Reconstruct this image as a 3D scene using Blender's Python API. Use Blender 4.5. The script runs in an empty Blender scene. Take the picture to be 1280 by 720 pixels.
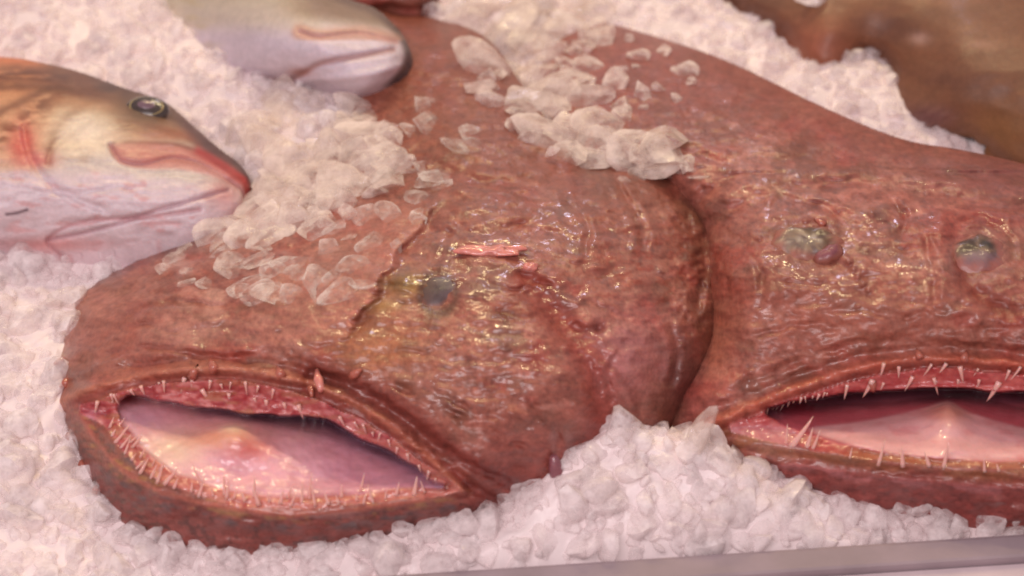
import bpy, math, random
import numpy as np
from mathutils import Vector, Matrix
random.seed(7); RNG = np.random.default_rng(11)
S = bpy.context.scene
COL = S.collection
MM = 0.001

# ------------------------------------------------------------------ camera
ELEV = math.radians(42); DIST = 1.25; FPX = 2580.0
CAM = np.array([0.0, -DIST*math.cos(ELEV), DIST*math.sin(ELEV)])
FW = -CAM/np.linalg.norm(CAM)
RT = np.array([1.0, 0, 0]); UP = np.cross(RT, FW)
def P(u, v, h):
    """point of the place seen at photo position (u, v) whose height over the ice is h mm"""
    u = np.asarray(u, float); v = np.asarray(v, float); h = np.asarray(h, float)*MM
    d = FW + ((u-640)/FPX)[..., None]*RT - ((v-360)/FPX)[..., None]*UP
    t = (h-CAM[2])/d[..., 2]
    return CAM + d*t[..., None]
cd = bpy.data.cameras.new('camera'); cam = bpy.data.objects.new('camera', cd); COL.objects.link(cam)
cam.location = CAM; cam.rotation_euler = (math.pi/2-ELEV, 0, 0)
cd.lens = 36*FPX/1280; cd.sensor_width = 36; cd.clip_start = .01; cd.clip_end = 50
cd.dof.use_dof = True; cd.dof.focus_distance = 1.155; cd.dof.aperture_fstop = 5.0
S.camera = cam

# ------------------------------------------------------------------ helpers
def hsh(ix, iy, s):
    n = (ix.astype(np.int64)*374761393 + iy.astype(np.int64)*668265263 + s*2147483647) & 0xffffffff
    n = ((n ^ (n >> 13))*1274126177) & 0xffffffff
    return ((n ^ (n >> 16)) & 0xffff)/65535.0
def vnoise(x, y, s=0):
    ix = np.floor(x); iy = np.floor(y); fx = x-ix; fy = y-iy
    fx = fx*fx*(3-2*fx); fy = fy*fy*(3-2*fy)
    a = hsh(ix, iy, s); b = hsh(ix+1, iy, s); c = hsh(ix, iy+1, s); d = hsh(ix+1, iy+1, s)
    return (a+(b-a)*fx)*(1-fy)+(c+(d-c)*fx)*fy
def fbm(x, y, s=0, o=4, g=.5):
    t = 0; a = 1; n = 0
    for i in range(o):
        t = t + a*(vnoise(x*2**i+17*i, y*2**i-9*i, s+i)-.5); n += a; a *= g
    return t/n*2        # about -1..1
def ridged(x, y, s=0, o=3):
    t = 0; a = 1; n = 0
    for i in range(o):
        t = t + a*(1-abs(2*vnoise(x*2**i+5*i, y*2**i+3*i, s+i)-1)); n += a; a *= .5
    return t/n
def ss(a, b, x):
    t = np.clip((x-a)/(b-a), 0, 1); return t*t*(3-2*t)
def cr(pts, n=6, closed=True):
    p = np.array(pts, float); N = len(p); out = []
    for i in range(N if closed else N-1):
        if closed: a, b, c, d = p[i-1], p[i], p[(i+1) % N], p[(i+2) % N]
        else: a, b, c, d = p[max(i-1, 0)], p[i], p[i+1], p[min(i+2, N-1)]
        for k in range(n):
            t = k/n
            out.append(.5*((2*b)+(-a+c)*t+(2*a-5*b+4*c-d)*t*t+(-a+3*b-3*c+d)*t**3))
    if not closed: out.append(p[-1])
    return np.array(out)
def dline(U, V, pts, closed=False, near=False):
    """distance to a line in photo units; also the fraction along it"""
    p = np.asarray(pts, float); q = np.roll(p, -1, 0) if closed else p[1:]; a = p if closed else p[:-1]
    L = np.concatenate([[0], np.cumsum(np.hypot(*(q-a).T))]); best = np.full(U.shape, 1e18); T = np.zeros(U.shape)
    NU = np.zeros(U.shape); NV = np.zeros(U.shape)
    for i in range(len(a)):
        dx, dy = q[i]-a[i]; l2 = dx*dx+dy*dy+1e-12
        t = np.clip(((U-a[i][0])*dx+(V-a[i][1])*dy)/l2, 0, 1)
        pu = a[i][0]+t*dx; pv = a[i][1]+t*dy
        d = (U-pu)**2+(V-pv)**2; m = d < best
        best[m] = d[m]; T[m] = ((L[i]+t*math.sqrt(l2))/L[-1])[m]
        if near: NU[m] = pu[m]; NV[m] = pv[m]
    if near: return np.sqrt(best), NU, NV
    return np.sqrt(best), T
def sdp(U, V, poly, near=False):
    """signed distance to a closed outline, positive inside"""
    d = dline(U, V, poly, True, near); x, y = poly[:, 0], poly[:, 1]; x2, y2 = np.roll(x, -1), np.roll(y, -1)
    ins = np.zeros(U.shape, bool)
    for i in range(len(x)):
        if y[i] == y2[i]: continue
        c = ((y[i] > V) != (y2[i] > V)) & (U < (x2[i]-x[i])*(V-y[i])/(y2[i]-y[i])+x[i])
        ins ^= c
    s = np.where(ins, d[0], -d[0])
    return (s, d[1], d[2]) if near else s
def tps(pts, reg=.5):
    p = np.array(pts, float); n = len(p); X = p[:, :2]/100
    def k(r2): return r2*np.log(r2+1e-9)*.5
    r2 = ((X[:, None]-X[None])**2).sum(-1)
    A = np.zeros((n+3, n+3)); A[:n, :n] = k(r2)+np.eye(n)*reg*.02; A[:n, n] = 1; A[:n, n+1:] = X
    A[n:, :n] = A[:n, n:].T
    w = np.linalg.solve(A, np.concatenate([p[:, 2], [0, 0, 0]]))
    def f(U, V):
        u = U/100; v = V/100; o = w[n]+w[n+1]*u+w[n+2]*v
        for i in range(n): o = o+w[i]*k((u-X[i, 0])**2+(v-X[i, 1])**2)
        return o
    return f
def c8(*c): return np.array(c, float)/255
def lin(c):
    c = np.clip(np.asarray(c, float), 0, 1); return np.where(c <= .04045, c/12.92, ((c+.055)/1.055)**2.4)
def tag(o, label, cat, group=None, kind=None):
    o['label'] = label; o['category'] = cat
    if group: o['group'] = group
    if kind: o['kind'] = kind
    return o
def empty(name, loc):
    o = bpy.data.objects.new(name, None); COL.objects.link(o); o.location = tuple(loc); o.empty_display_size = .02
    return o
def meshobj(name, V, F, mat, parent=None, col=None, wet=None, smooth=True, loc=None):
    V = np.asarray(V, float)
    org = np.zeros(3); q = parent
    while q: org += np.array(q.location); q = q.parent
    me = bpy.data.meshes.new(name); V = V-org
    if isinstance(F, np.ndarray):
        me.vertices.add(len(V)); me.vertices.foreach_set('co', V.astype(np.float32).ravel())
        k = F.shape[1]; me.loops.add(F.size); me.loops.foreach_set('vertex_index', F.astype(np.int32).ravel())
        me.polygons.add(len(F)); me.polygons.foreach_set('loop_start', np.arange(0, F.size, k, dtype=np.int32))
        me.update(calc_edges=True)
    else:
        me.from_pydata([tuple(v) for v in V], [], [tuple(f) for f in F])
    if smooth: me.polygons.foreach_set('use_smooth', np.ones(len(me.polygons), bool))
    if col is not None:
        a = me.color_attributes.new('tint', 'FLOAT_COLOR', 'POINT')
        c = np.ones((len(V), 4), np.float32); c[:, :3] = lin(col); a.data.foreach_set('color', c.ravel())
    if wet is not None:
        a = me.attributes.new('wet', 'FLOAT', 'POINT'); a.data.foreach_set('value', np.asarray(wet, np.float32))
    me.materials.append(mat); me.validate()
    o = bpy.data.objects.new(name, me); COL.objects.link(o)
    if parent: o.parent = parent
    return o
def mix(C, m, rgb, k=1.0):
    m = np.clip(m*k, 0, 1)[:, None]; return C*(1-m)+np.asarray(rgb)*m

# ------------------------------------------------------------------ materials
def mat_base(name):
    m = bpy.data.materials.new(name); m.use_nodes = True; nt = m.node_tree; b = nt.nodes['Principled BSDF']
    return m, nt, b
def nd(nt, t, **k):
    n = nt.nodes.new(t)
    for a, b in k.items():
        if hasattr(n, a): setattr(n, a, b)
        else: n.inputs[a.replace('_', ' ')].default_value = b
    return n
def noise(nt, scale, detail=4, rough=.55, sx=1, sy=1, sz=1, dist=0):
    tc = nt.nodes.new('ShaderNodeTexCoord'); mp = nt.nodes.new('ShaderNodeMapping'); mp.inputs['Scale'].default_value = (sx, sy, sz)
    n = nt.nodes.new('ShaderNodeTexNoise'); n.inputs['Scale'].default_value = scale; n.inputs['Detail'].default_value = detail
    n.inputs['Roughness'].default_value = rough; n.inputs['Distortion'].default_value = dist
    nt.links.new(tc.outputs['Object'], mp.inputs[0]); nt.links.new(mp.outputs[0], n.inputs['Vector']); return n
def mr(nt, src, a, b, c, d):
    m = nt.nodes.new('ShaderNodeMapRange')
    for i, x in enumerate((a, b, c, d)): m.inputs[i+1].default_value = x
    nt.links.new(src, m.inputs[0]); return m.outputs[0]
def mth(nt, op, a, b=None):
    m = nt.nodes.new('ShaderNodeMath'); m.operation = op
    for i, x in enumerate((a, b)):
        if x is None: continue
        if isinstance(x, (int, float)): m.inputs[i].default_value = x
        else: nt.links.new(x, m.inputs[i])
    return m.outputs[0]
def skin_mat(name, rough=.42, coat=.8, crough=.09, fine=.5, wrinkle=.6, sss=.12, mott=.35, srad=(1, .3, .2), gain=1.0):
    m, nt, b = mat_base(name)
    at = nd(nt, 'ShaderNodeAttribute', attribute_name='tint')
    n1 = noise(nt, 420, 3, .6, 1, .6, 1); n2 = noise(nt, 130, 5, .65, .8, 1, 1)
    f = mth(nt, 'ADD', mth(nt, 'MULTIPLY', n1.outputs['Fac'], .45), mth(nt, 'MULTIPLY', n2.outputs['Fac'], .55))
    val = mr(nt, f, .3, .7, gain*(1-mott), gain*(1+mott))
    hs = nt.nodes.new('ShaderNodeHueSaturation'); nt.links.new(at.outputs['Color'], hs.inputs['Color']); nt.links.new(val, hs.inputs['Value'])
    nt.links.new(hs.outputs[0], b.inputs['Base Color'])
    wa = nd(nt, 'ShaderNodeAttribute', attribute_name='wet')
    b.inputs['Roughness'].default_value = rough
    b.inputs['Specular IOR Level'].default_value = .5
    b.inputs['Subsurface Weight'].default_value = sss; b.inputs['Subsurface Radius'].default_value = srad
    b.inputs['Subsurface Scale'].default_value = .006
    # wet film
    cn = noise(nt, 30, 2, .4, .4, 1, 1, .6); cn2 = noise(nt, 170, 3, .6, .35, 1, 1)
    bump1 = nt.nodes.new('ShaderNodeBump'); bump1.inputs['Strength'].default_value = fine; bump1.inputs['Distance'].default_value = .0016
    nt.links.new(f, bump1.inputs['Height']); nt.links.new(bump1.outputs[0], b.inputs['Normal'])
    bump2 = nt.nodes.new('ShaderNodeBump'); bump2.inputs['Strength'].default_value = wrinkle; bump2.inputs['Distance'].default_value = .004
    h2 = mth(nt, 'ADD', cn.outputs['Fac'], mth(nt, 'MULTIPLY', cn2.outputs['Fac'], .16)); nt.links.new(h2, bump2.inputs['Height'])
    nt.links.new(bump2.outputs[0], b.inputs['Coat Normal'])
    wv = mth(nt, 'MULTIPLY', wa.outputs['Fac'], mr(nt, cn2.outputs['Fac'], .35, .6, .5, 1))
    nt.links.new(mth(nt, 'MULTIPLY', wv, coat), b.inputs['Coat Weight']); b.inputs['Coat Roughness'].default_value = crough
    b.inputs['Coat IOR'].default_value = 1.45
    return m
M_MONK = skin_mat('monkfish skin', .4, 1.0, .06, .5, .42, .04, .36, gain=.80)
M_EYE = skin_mat('fish eye', .45, .35, .06, .25, .25, .1, .15, gain=.8)
M_GUM = skin_mat('mouth lining', .35, 1.0, .06, .3, .5, .25, .12)
M_TONGUE = skin_mat('tongue', .35, .8, .05, .15, .3, .3, .09)
M_BASS = skin_mat('sea bass skin', .5, .22, .2, .3, .25, .1, .16, gain=.9)
M_BROWN = skin_mat('brown fish skin', .55, .2, .2, .3, .5, .05, .2, gain=.8)
def plain(name, rgb, rough=.4, coat=0, sss=0, trans=0, bumpsc=0, bumpd=.001, crough=.05, metal=0, ior=1.4):
    m, nt, b = mat_base(name); b.inputs['Base Color'].default_value = (*lin(c8(*rgb)), 1)
    b.inputs['Roughness'].default_value = rough; b.inputs['Coat Weight'].default_value = coat; b.inputs['Coat Roughness'].default_value = crough
    b.inputs['Subsurface Weight'].default_value = sss; b.inputs['Subsurface Scale'].default_value = .005
    b.inputs['Transmission Weight'].default_value = trans; b.inputs['Metallic'].default_value = metal; b.inputs['IOR'].default_value = ior
    if bumpsc:
        n = noise(nt, bumpsc, 4); bp = nt.nodes.new('ShaderNodeBump'); bp.inputs['Distance'].default_value = bumpd
        nt.links.new(n.outputs['Fac'], bp.inputs['Height']); nt.links.new(bp.outputs[0], b.inputs['Normal'])
        r = mr(nt, n.outputs['Fac'], .3, .7, max(rough-.1, 0), rough+.12); nt.links.new(r, b.inputs['Roughness'])
        hs = nt.nodes.new('ShaderNodeHueSaturation'); hs.inputs['Color'].default_value = (*lin(c8(*rgb)), 1)
        nt.links.new(mr(nt, n.outputs['Fac'], .3, .7, .85, 1.12), hs.inputs['Value']); nt.links.new(hs.outputs[0], b.inputs['Base Color'])
    return m
M_TOOTH = plain('tooth', (232, 176, 166), .3, .8, .4)
M_EYE_D = plain('eye dark', (66, 54, 52), .15, 1, 0, 0, 300, .0004)
M_EYE_GREY = plain('cloudy eye', (134, 104, 102), .3, .5, .2, 0, 160, .0006)
M_EYE_OLIVE = plain('olive eye', (104, 74, 52), .15, 1, .1, 0, 260, .001)
M_EYE_MILK = plain('milky eye', (160, 128, 108), .4, .6, .2, 0, 260, .0016)
M_GOLD = plain('gold iris', (168, 146, 96), .3, 1, 0, 0, 500, .0004)
M_PUPIL = plain('pupil', (118, 92, 104), .1, 1, 0, 0, 200, .0003)
M_FLESH = plain('pink flesh', (216, 134, 122), .35, 1, .3, 0, 200, .001)
M_PURPLE = plain('purple flap', (140, 84, 92), .35, .8, .2, 0, 200, .001)
M_TAG = plain('skin tag', (176, 98, 82), .4, .8, .15, 0, 260, .001)
M_RAIL = plain('brushed rail', (158, 140, 146), .6, 0, 0, 0, 30, .0002)
M_COUNTER = plain('pale counter', (206, 186, 190), .6, 0, 0, 0, 25, .0005)
def ice_mat(name, trans, rgb, rough=.3, sss=0.0, bump=.6, vary=.1):
    m, nt, b = mat_base(name)
    n = noise(nt, 90, 4, .6); n2 = noise(nt, 330, 3, .6)
    hs = nt.nodes.new('ShaderNodeHueSaturation'); hs.inputs['Color'].default_value = (*lin(c8(*rgb)), 1)
    nt.links.new(mr(nt, n.outputs['Fac'], .3, .7, 1-vary, 1+vary*.5), hs.inputs['Value']); nt.links.new(hs.outputs[0], b.inputs['Base Color'])
    nt.links.new(mr(nt, n2.outputs['Fac'], .3, .7, rough*.5, rough*1.6), b.inputs['Roughness'])
    b.inputs['IOR'].default_value = 1.31; b.inputs['Specular IOR Level'].default_value = .5
    if trans:       # clear ice: lets what lies under it through, milky where it holds air, brighter at grazing rims
        lw = nt.nodes.new('ShaderNodeLayerWeight'); lw.inputs['Blend'].default_value = .35
        al = mth(nt, 'ADD', mr(nt, n.outputs['Fac'], .35, .65, 1-trans-.2, 1-trans+.3), mth(nt, 'MULTIPLY', lw.outputs['Facing'], .3))
        al = mth(nt, 'MINIMUM', mth(nt, 'MAXIMUM', al, .08), 1.0); nt.links.new(al, b.inputs['Alpha'])
    b.inputs['Subsurface Weight'].default_value = sss; b.inputs['Subsurface Radius'].default_value = (1, .85, .8); b.inputs['Subsurface Scale'].default_value = .012
    bp = nt.nodes.new('ShaderNodeBump'); bp.inputs['Strength'].default_value = bump; bp.inputs['Distance'].default_value = .0012
    h = mth(nt, 'ADD', n.outputs['Fac'], mth(nt, 'MULTIPLY', n2.outputs['Fac'], .3)); nt.links.new(h, bp.inputs['Height']); nt.links.new(bp.outputs[0], b.inputs['Normal'])
    return m
M_ICE = ice_mat('crushed ice', 0, (240, 224, 224), .3, 0, .4, .05)
M_ICEB = ice_mat('milky ice', .74, (255, 242, 242), .14, 0, .35, .04)
M_ICEC = ice_mat('clear ice', .78, (252, 234, 224), .12, 0, .7)
M_ICET = ice_mat('thin ice', 1.0, (246, 232, 224), .2, 0, .8)

# ------------------------------------------------------------------ sheets: a fish's skin over its own height field, closed down to the ice behind
def sheet(poly, hfun, cfun, step, classes, root, skirt=True):
    """classes: list of (name, material, test(U,V,h)->mask, wet) ; the last one is the body"""
    u0, v0 = poly.min(0)-step; u1, v1 = poly.max(0)+step
    gu = np.arange(u0, u1+step, step); gv = np.arange(v0, v1+step, step)
    U, V = np.meshgrid(gu, gv); sh = U.shape; U = U.ravel(); V = V.ravel()
    sd, nu, nv = sdp(U, V, poly, True)
    ok = sd > -step*.72; sn = sd < step*.45
    U = np.where(sn, nu, U); V = np.where(sn, nv, V); sd = np.where(sn, 0, sd)
    H = hfun(U, V, sd); W = P(U, V, H); C = cfun(U, V, sd, H)
    idx = np.arange(U.size).reshape(sh)
    q = np.stack([idx[:-1, :-1], idx[1:, :-1], idx[1:, 1:], idx[:-1, 1:]], -1).reshape(-1, 4)
    q = q[ok[q].all(1)]
    cu = U[q].mean(1); cv = V[q].mean(1)
    left = np.ones(len(q), bool); out = {}
    for name, mat, test, wet, par in classes:
        m = left & (test(cu, cv) if test else True); left &= ~m; F = q[m]
        used = np.unique(F); mp = -np.ones(U.size, int); mp[used] = np.arange(len(used))
        VV = W[used]; FF = mp[F]; CC = C[used]; ww = wet(U[used], V[used]) if callable(wet) else np.full(len(used), wet)
        if skirt and test is None:
            e = np.concatenate([q[:, [0, 1]], q[:, [1, 2]], q[:, [2, 3]], q[:, [3, 0]]])
            key = set(map(tuple, e.tolist())); be = np.array([a for a in key if (a[1], a[0]) not in key])
            be = be[(mp[be] >= 0).all(1)]
            bv = np.unique(be); eps = 1.0
            g = np.zeros((len(bv), 2))
            for k, (du, dv) in enumerate(((eps*6, 0), (0, eps*6))):
                g[:, k] = sdp(U[bv]+du, V[bv]+dv, poly)-sdp(U[bv]-du, V[bv]-dv, poly)
            g = -g/(np.linalg.norm(g, axis=1)[:, None]+1e-9)
            d = P(U[bv]+g[:, 0]*4, V[bv]+g[:, 1]*4, H[bv])-W[bv]; d /= np.linalg.norm(d, axis=1)[:, None]+1e-9
            bm = -np.ones(U.size, int); bm[bv] = np.arange(len(bv)); base = len(VV); prev = mp[bv]
            for k, (o, dr) in enumerate(((1.5, 4), (2.5, 12), (0, None))):
                nvx = W[bv]+d*o*MM
                if dr is None: nvx[:, 2] = np.minimum(nvx[:, 2]-.012, -.02)
                else: nvx[:, 2] -= dr*MM
                cur = np.arange(len(bv))+len(VV); VV = np.concatenate([VV, nvx]); CC = np.concatenate([CC, C[bv]]); ww = np.concatenate([ww, np.full(len(bv), .5)])
                a = bm[be[:, 0]]; b = bm[be[:, 1]]
                FF = np.concatenate([FF, np.stack([prev[b], prev[a], cur[a], cur[b]], -1)]); prev = cur
        out[name] = meshobj(name, VV, FF, mat, root if par is None else out[par], CC, ww)
        if par is not None:
            out[name].location = (0, 0, 0)
    return out, hfun
def normal_at(hf, poly, u, v):
    def w(a, b):
        a = np.array([a], float); b = np.array([b], float); return P(a, b, hf(a, b, sdp(a, b, poly)))[0]
    p = w(u, v); n = np.cross(w(u+6, v)-w(u-6, v), w(u, v-6)-w(u, v+6)); return p, n/np.linalg.norm(n)
def frame(n, ang=0):
    n = np.array(n)/np.linalg.norm(n); x = RT-n*(RT@n); x /= np.linalg.norm(x); y = np.cross(n, x)
    c, s = math.cos(ang), math.sin(ang); return x*c+y*s, -x*s+y*c, n
def ellipsoid(name, p, n, rx, ry, rz, mat, parent, ang=0, cap=1.0, lift=0, bump=0, seg=28, rings=14, col=None):
    x, y, z = frame(n, ang); V = []; F = []; QX = []; QY = []; QZ = []
    p = np.array(p)+z*lift
    for i in range(rings+1):
        th = cap*math.pi*i/rings
        for j in range(seg):
            a = 2*math.pi*j/seg; r = 1+bump*(vnoise(np.array([3*math.cos(a)*math.sin(th)+7]), np.array([3*math.sin(a)*math.sin(th)+3]), 5)[0]-.5)
            V.append(p+(x*rx*math.sin(th)*math.cos(a)+y*ry*math.sin(th)*math.sin(a)+z*rz*math.cos(th))*r); QX.append(math.sin(th)*math.cos(a)); QY.append(math.sin(th)*math.sin(a)); QZ.append(math.cos(th))
    for i in range(rings):
        for j in range(seg):
            a = i*seg+j; b = i*seg+(j+1) % seg; F.append((a, a+seg, b+seg, b))
    C = col(np.array(QX), np.array(QY), np.array(QZ)) if col else None
    return meshobj(name, V, F, mat, parent, C, np.ones(len(V)) if col else None)
def tube(name, pts, rad, mat, parent, seg=8):
    pts = [np.array(p) for p in pts]; V = []; F = []
    for i, p in enumerate(pts):
        t = pts[min(i+1, len(pts)-1)]-pts[max(i-1, 0)]; t = t/np.linalg.norm(t)
        a = np.cross(t, (.3, .9, .2)); a /= np.linalg.norm(a); b = np.cross(t, a)
        for j in range(seg):
            w = 2*math.pi*j/seg; V.append(p+(a*math.cos(w)+b*math.sin(w))*rad[i])
    for i in range(len(pts)-1):
        for j in range(seg):
            q = i*seg+j; r = i*seg+(j+1) % seg; F.append((q, r, r+seg, q+seg))
    F.append(tuple(range(seg))[::-1]); F.append(tuple(range((len(pts)-1)*seg, len(pts)*seg)))
    return meshobj(name, V, F, mat, parent)
PX = .00047   # metres one photo unit covers on the fish
def teeth(root, hf, poly, line, n, l0, l1, down, rnd, jit=3, lean=0, skip=.0, fat=1.0, off=0.0):
    c = cr(line, 10, False); L = np.concatenate([[0], np.cumsum(np.hypot(*np.diff(c, axis=0).T))])
    for i in range(n):
        t = (i+.5+rnd.uniform(-.35, .35))/n*L[-1]
        if rnd.random() < skip: continue
        u = np.interp(t, L, c[:, 0])+rnd.uniform(-1, 1); v = np.interp(t, L, c[:, 1])+rnd.uniform(-jit, jit)
        ua = np.array([u]); va = np.array([v]); p = P(ua, va, hf(ua, va, sdp(ua, va, poly))+off)[0]
        ln = 1.3*rnd.uniform(l0*.6, l1)*PX*(1 if rnd.random() < .8 else 1.4); s = lean+rnd.uniform(-.4, .4)
        d = np.array([s, -.22, -1]) if down else np.array([s, .25, 1]); d /= np.linalg.norm(d)
        bend = np.array([0, .18, 0]); r = (1.0+.045*ln/PX)*PX*fat*rnd.uniform(.7, 1.3)
        q = [p-d*ln*.25, p, p+d*ln*.4+bend*ln*.15, p+d*ln*.75+bend*ln*.4, p+d*ln+bend*ln*.7]
        tube('tooth', q, [r*1.3, r*1.15, r*.8, r*.42, r*.08], M_TOOTH, root, 7)

# ---- skin relief shared by the monkfish
def relief(U, V, seed):
    x = U/1.0; y = V/0.72
    r = 2.6*fbm(x/75, y/60, seed, 3)+1.9*fbm(x/24, y/15, seed+7, 3)+(.25+.8*ss(-.2, .5, fbm(x/90, y/70, seed+3, 2)))*(ridged(x/26+.5*fbm(x/40, y/40, 3), y/10, seed+11, 3)-.6)
    return r
def folds(U, V, lst):
    o = np.zeros(U.shape); wu = U+5*fbm(U/18, V/18, 77, 2); wv = V+4*fbm(U/18, V/18, 78, 2)
    for pts, dep, wid in lst:
        c = cr(pts, 5, False); lo = c.min(0)-wid*4-8; hi = c.max(0)+wid*4+8
        m = (U > lo[0]) & (U < hi[0]) & (V > lo[1]) & (V < hi[1])
        if not m.any(): continue
        d, t = dline(wu[m], wv[m], c); e = np.clip(np.minimum(t, 1-t)*5, 0, 1)
        o[m] += e*(-dep*np.exp(-(d/wid)**2)+.55*dep*np.exp(-((d-2*wid)/wid)**2))
    return o*(.35+.5*fbm(U/26, V/20, 79, 2))*1.15
def warts(U, V, seed, n, box, r0, r1, amp):
    rr = np.random.default_rng(seed); o = np.zeros(U.shape)
    for i in range(n):
        cu = rr.uniform(box[0], box[2]); cv = rr.uniform(box[1], box[3]); r = rr.uniform(r0, r1)
        m = (abs(U-cu) < 3*r) & (abs(V-cv) < 3*r)
        o[m] += amp*rr.uniform(.4, 1)*np.exp(-(((U[m]-cu)/r)**2+((V[m]-cv)/(r*.7))**2))
    return o
def skincol(U, V, seed, base):
    C = np.tile(base, (U.size, 1)).astype(float)
    n1 = fbm(U/95, V/60, seed, 4); n2 = fbm(U/28, V/15, seed+5, 4); n3 = fbm(U/9, V/5, seed+9, 3)
    C = mix(C, ss(.0, .6, n1), c8(142, 74, 56), .6); C = mix(C, ss(.05, .65, -n1), c8(190, 118, 98), .55)
    C = mix(C, ss(.15, .6, n2), c8(126, 64, 54), .45); C = mix(C, ss(.15, .6, -n2), c8(204, 134, 110), .38)
    C = mix(C, ss(.25, .6, n3), c8(118, 60, 52), .3); C = mix(C, ss(.25, .6, -n3), c8(216, 150, 126), .25)
    n4 = fbm(U/60+9, V/40, seed+21, 3); C = mix(C, ss(.15, .6, n4), c8(178, 62, 52), .5)
    n5 = fbm(U/46+3, V/26, seed+31, 4); C = mix(C, ss(.15, .5, n5), c8(206, 146, 130), .5)
    n6 = fbm(U/5, V/3.4, seed+41, 2); C = mix(C, ss(.1, .6, n6), c8(96, 52, 46), .35); C = mix(C, ss(.1, .6, -n6), c8(206, 148, 132), .25)
    n7 = fbm(U/36+40, V/24, seed+51, 4); C = mix(C, ss(.12, .4, n7), c8(122, 76, 58), .5)
    return C*.88+np.array(c8(158, 108, 104))*.12

# ================================================================== LEFT MONKFISH
OUT1 = cr([(66,455),(74,438),(82,415),(94,394),(96,374),(125,350),(158,333),(195,314),(240,294),(290,268),(340,235),(385,195),(425,150),(420,90),(415,40),(425,-20),(470,-12),(500,12),(560,26),(612,50),(655,110),(700,165),(745,192),(805,205),(855,225),(884,268),(900,330),(900,385),(886,440),(858,498),(842,535),(815,560),(770,590),(725,620),(690,640),(600,655),(520,668),(460,682),(380,695),(300,702),(240,696),(180,677),(138,638),(108,595),(86,550),(68,500),(74,478)], 5)
rs = np.random.default_rng(3); OUT1 += rs.normal(0, .6, OUT1.shape)
H1 = tps([(68,500,10),(88,555,5),(138,635,0),(200,682,-2),(300,700,-2),(400,694,-2),(500,670,0),(560,660,2),(640,648,2),(700,632,4),(760,595,8),(830,550,12),
 (66,455,12),(80,420,15),(95,380,16),(155,335,17),(200,312,20),(290,270,30),(340,235,34),(400,190,35),(425,150,32),(415,60,24),(430,-15,16),
 (858,498,26),(888,440,40),(900,350,48),(884,270,50),(820,210,54),(745,193,56),(700,165,54),(655,110,44),(610,50,30),(560,27,22),(500,12,16),
 (110,470,30),(180,440,46),(300,435,62),(400,450,70),(200,380,48),(300,345,60),(400,320,70),(480,300,76),(530,350,85),(600,330,88),(600,420,88),(520,440,80),(650,470,82),(700,420,84),(750,350,82),(800,300,74),(830,400,63),(790,460,64),(745,520,54),(680,560,48),(640,600,32),(580,560,56),(520,500,70),(550,240,72),(650,240,76),(720,260,77),(560,150,57),(500,180,52),(450,250,58),(530,80,40),(600,150,58),
 (95,502,26),(180,470,42),(260,462,54),(330,466,61),(400,486,62),(470,522,56),(530,568,46),(575,612,36),
 (110,540,24),(150,590,27),(220,622,31),(300,638,33),(380,643,33),(450,638,32),(520,628,32),(220,655,13),(300,670,14),(400,670,15),(480,655,15)])
def ragged(c, seed, a=1.6):
    rr = np.random.default_rng(seed); n = len(c); k = rr.normal(size=(n, 2)); k = (k+np.roll(k, 1, 0)*.8)*a*.6; return c+k
M1 = cr([(98,512),(130,497),(180,484),(250,475),(320,479),(380,493),(430,513),(480,541),(530,581),(574,614),(520,622),(450,631),(380,637),(300,632),(230,616),(180,588),(150,560),(130,535)], 4)
M1 = ragged(M1, 2); F1 = cr([(150,500),(168,492),(200,497),(245,509),(300,514),(350,518),(405,523),(450,545),(492,565),(530,590),(560,608),(520,612),(450,619),(380,623),(300,617),(235,600),(190,574),(162,545),(148,520)], 4)
F1 = ragged(F1, 4); T1 = cr([(170,508),(212,508),(280,520),(350,532),(430,556),(495,578),(528,594),(480,606),(400,611),(300,607),(230,594),(190,568),(168,538)], 4)
HF1 = tps([(150,530,20),(172,575,22),(230,603,25),(300,617,27),(400,623,27),(500,613,28),(550,606,31),(200,540,15),(240,560,18),(290,545,25),(340,560,20),(400,575,18),(480,595,20),
 (165,498,8),(250,512,2),(350,522,3),(430,545,4),(500,575,10),(535,596,22),(300,590,20),(400,603,20)])
LIPU1 = cr([(72,505),(100,490),(180,469),(260,461),(330,465),(400,485),(470,521),(530,566),(578,612)], 6, False)
LIPL1 = cr([(100,520),(118,548),(150,585),(210,618),(300,637),(380,643),(450,637),(530,624),(578,614)], 6, False)
FOLD1 = cr([(548,250),(528,270),(517,292),(492,312),(486,332),(468,348),(462,372),(440,392),(434,410),(412,436)], 6, False)
GILL1 = cr([(660,350),(700,400),(735,450),(750,500),(745,560)], 6, False)
CRE1 = cr([(395,478),(450,500),(510,540),(570,585),(640,620)], 6, False)
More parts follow.
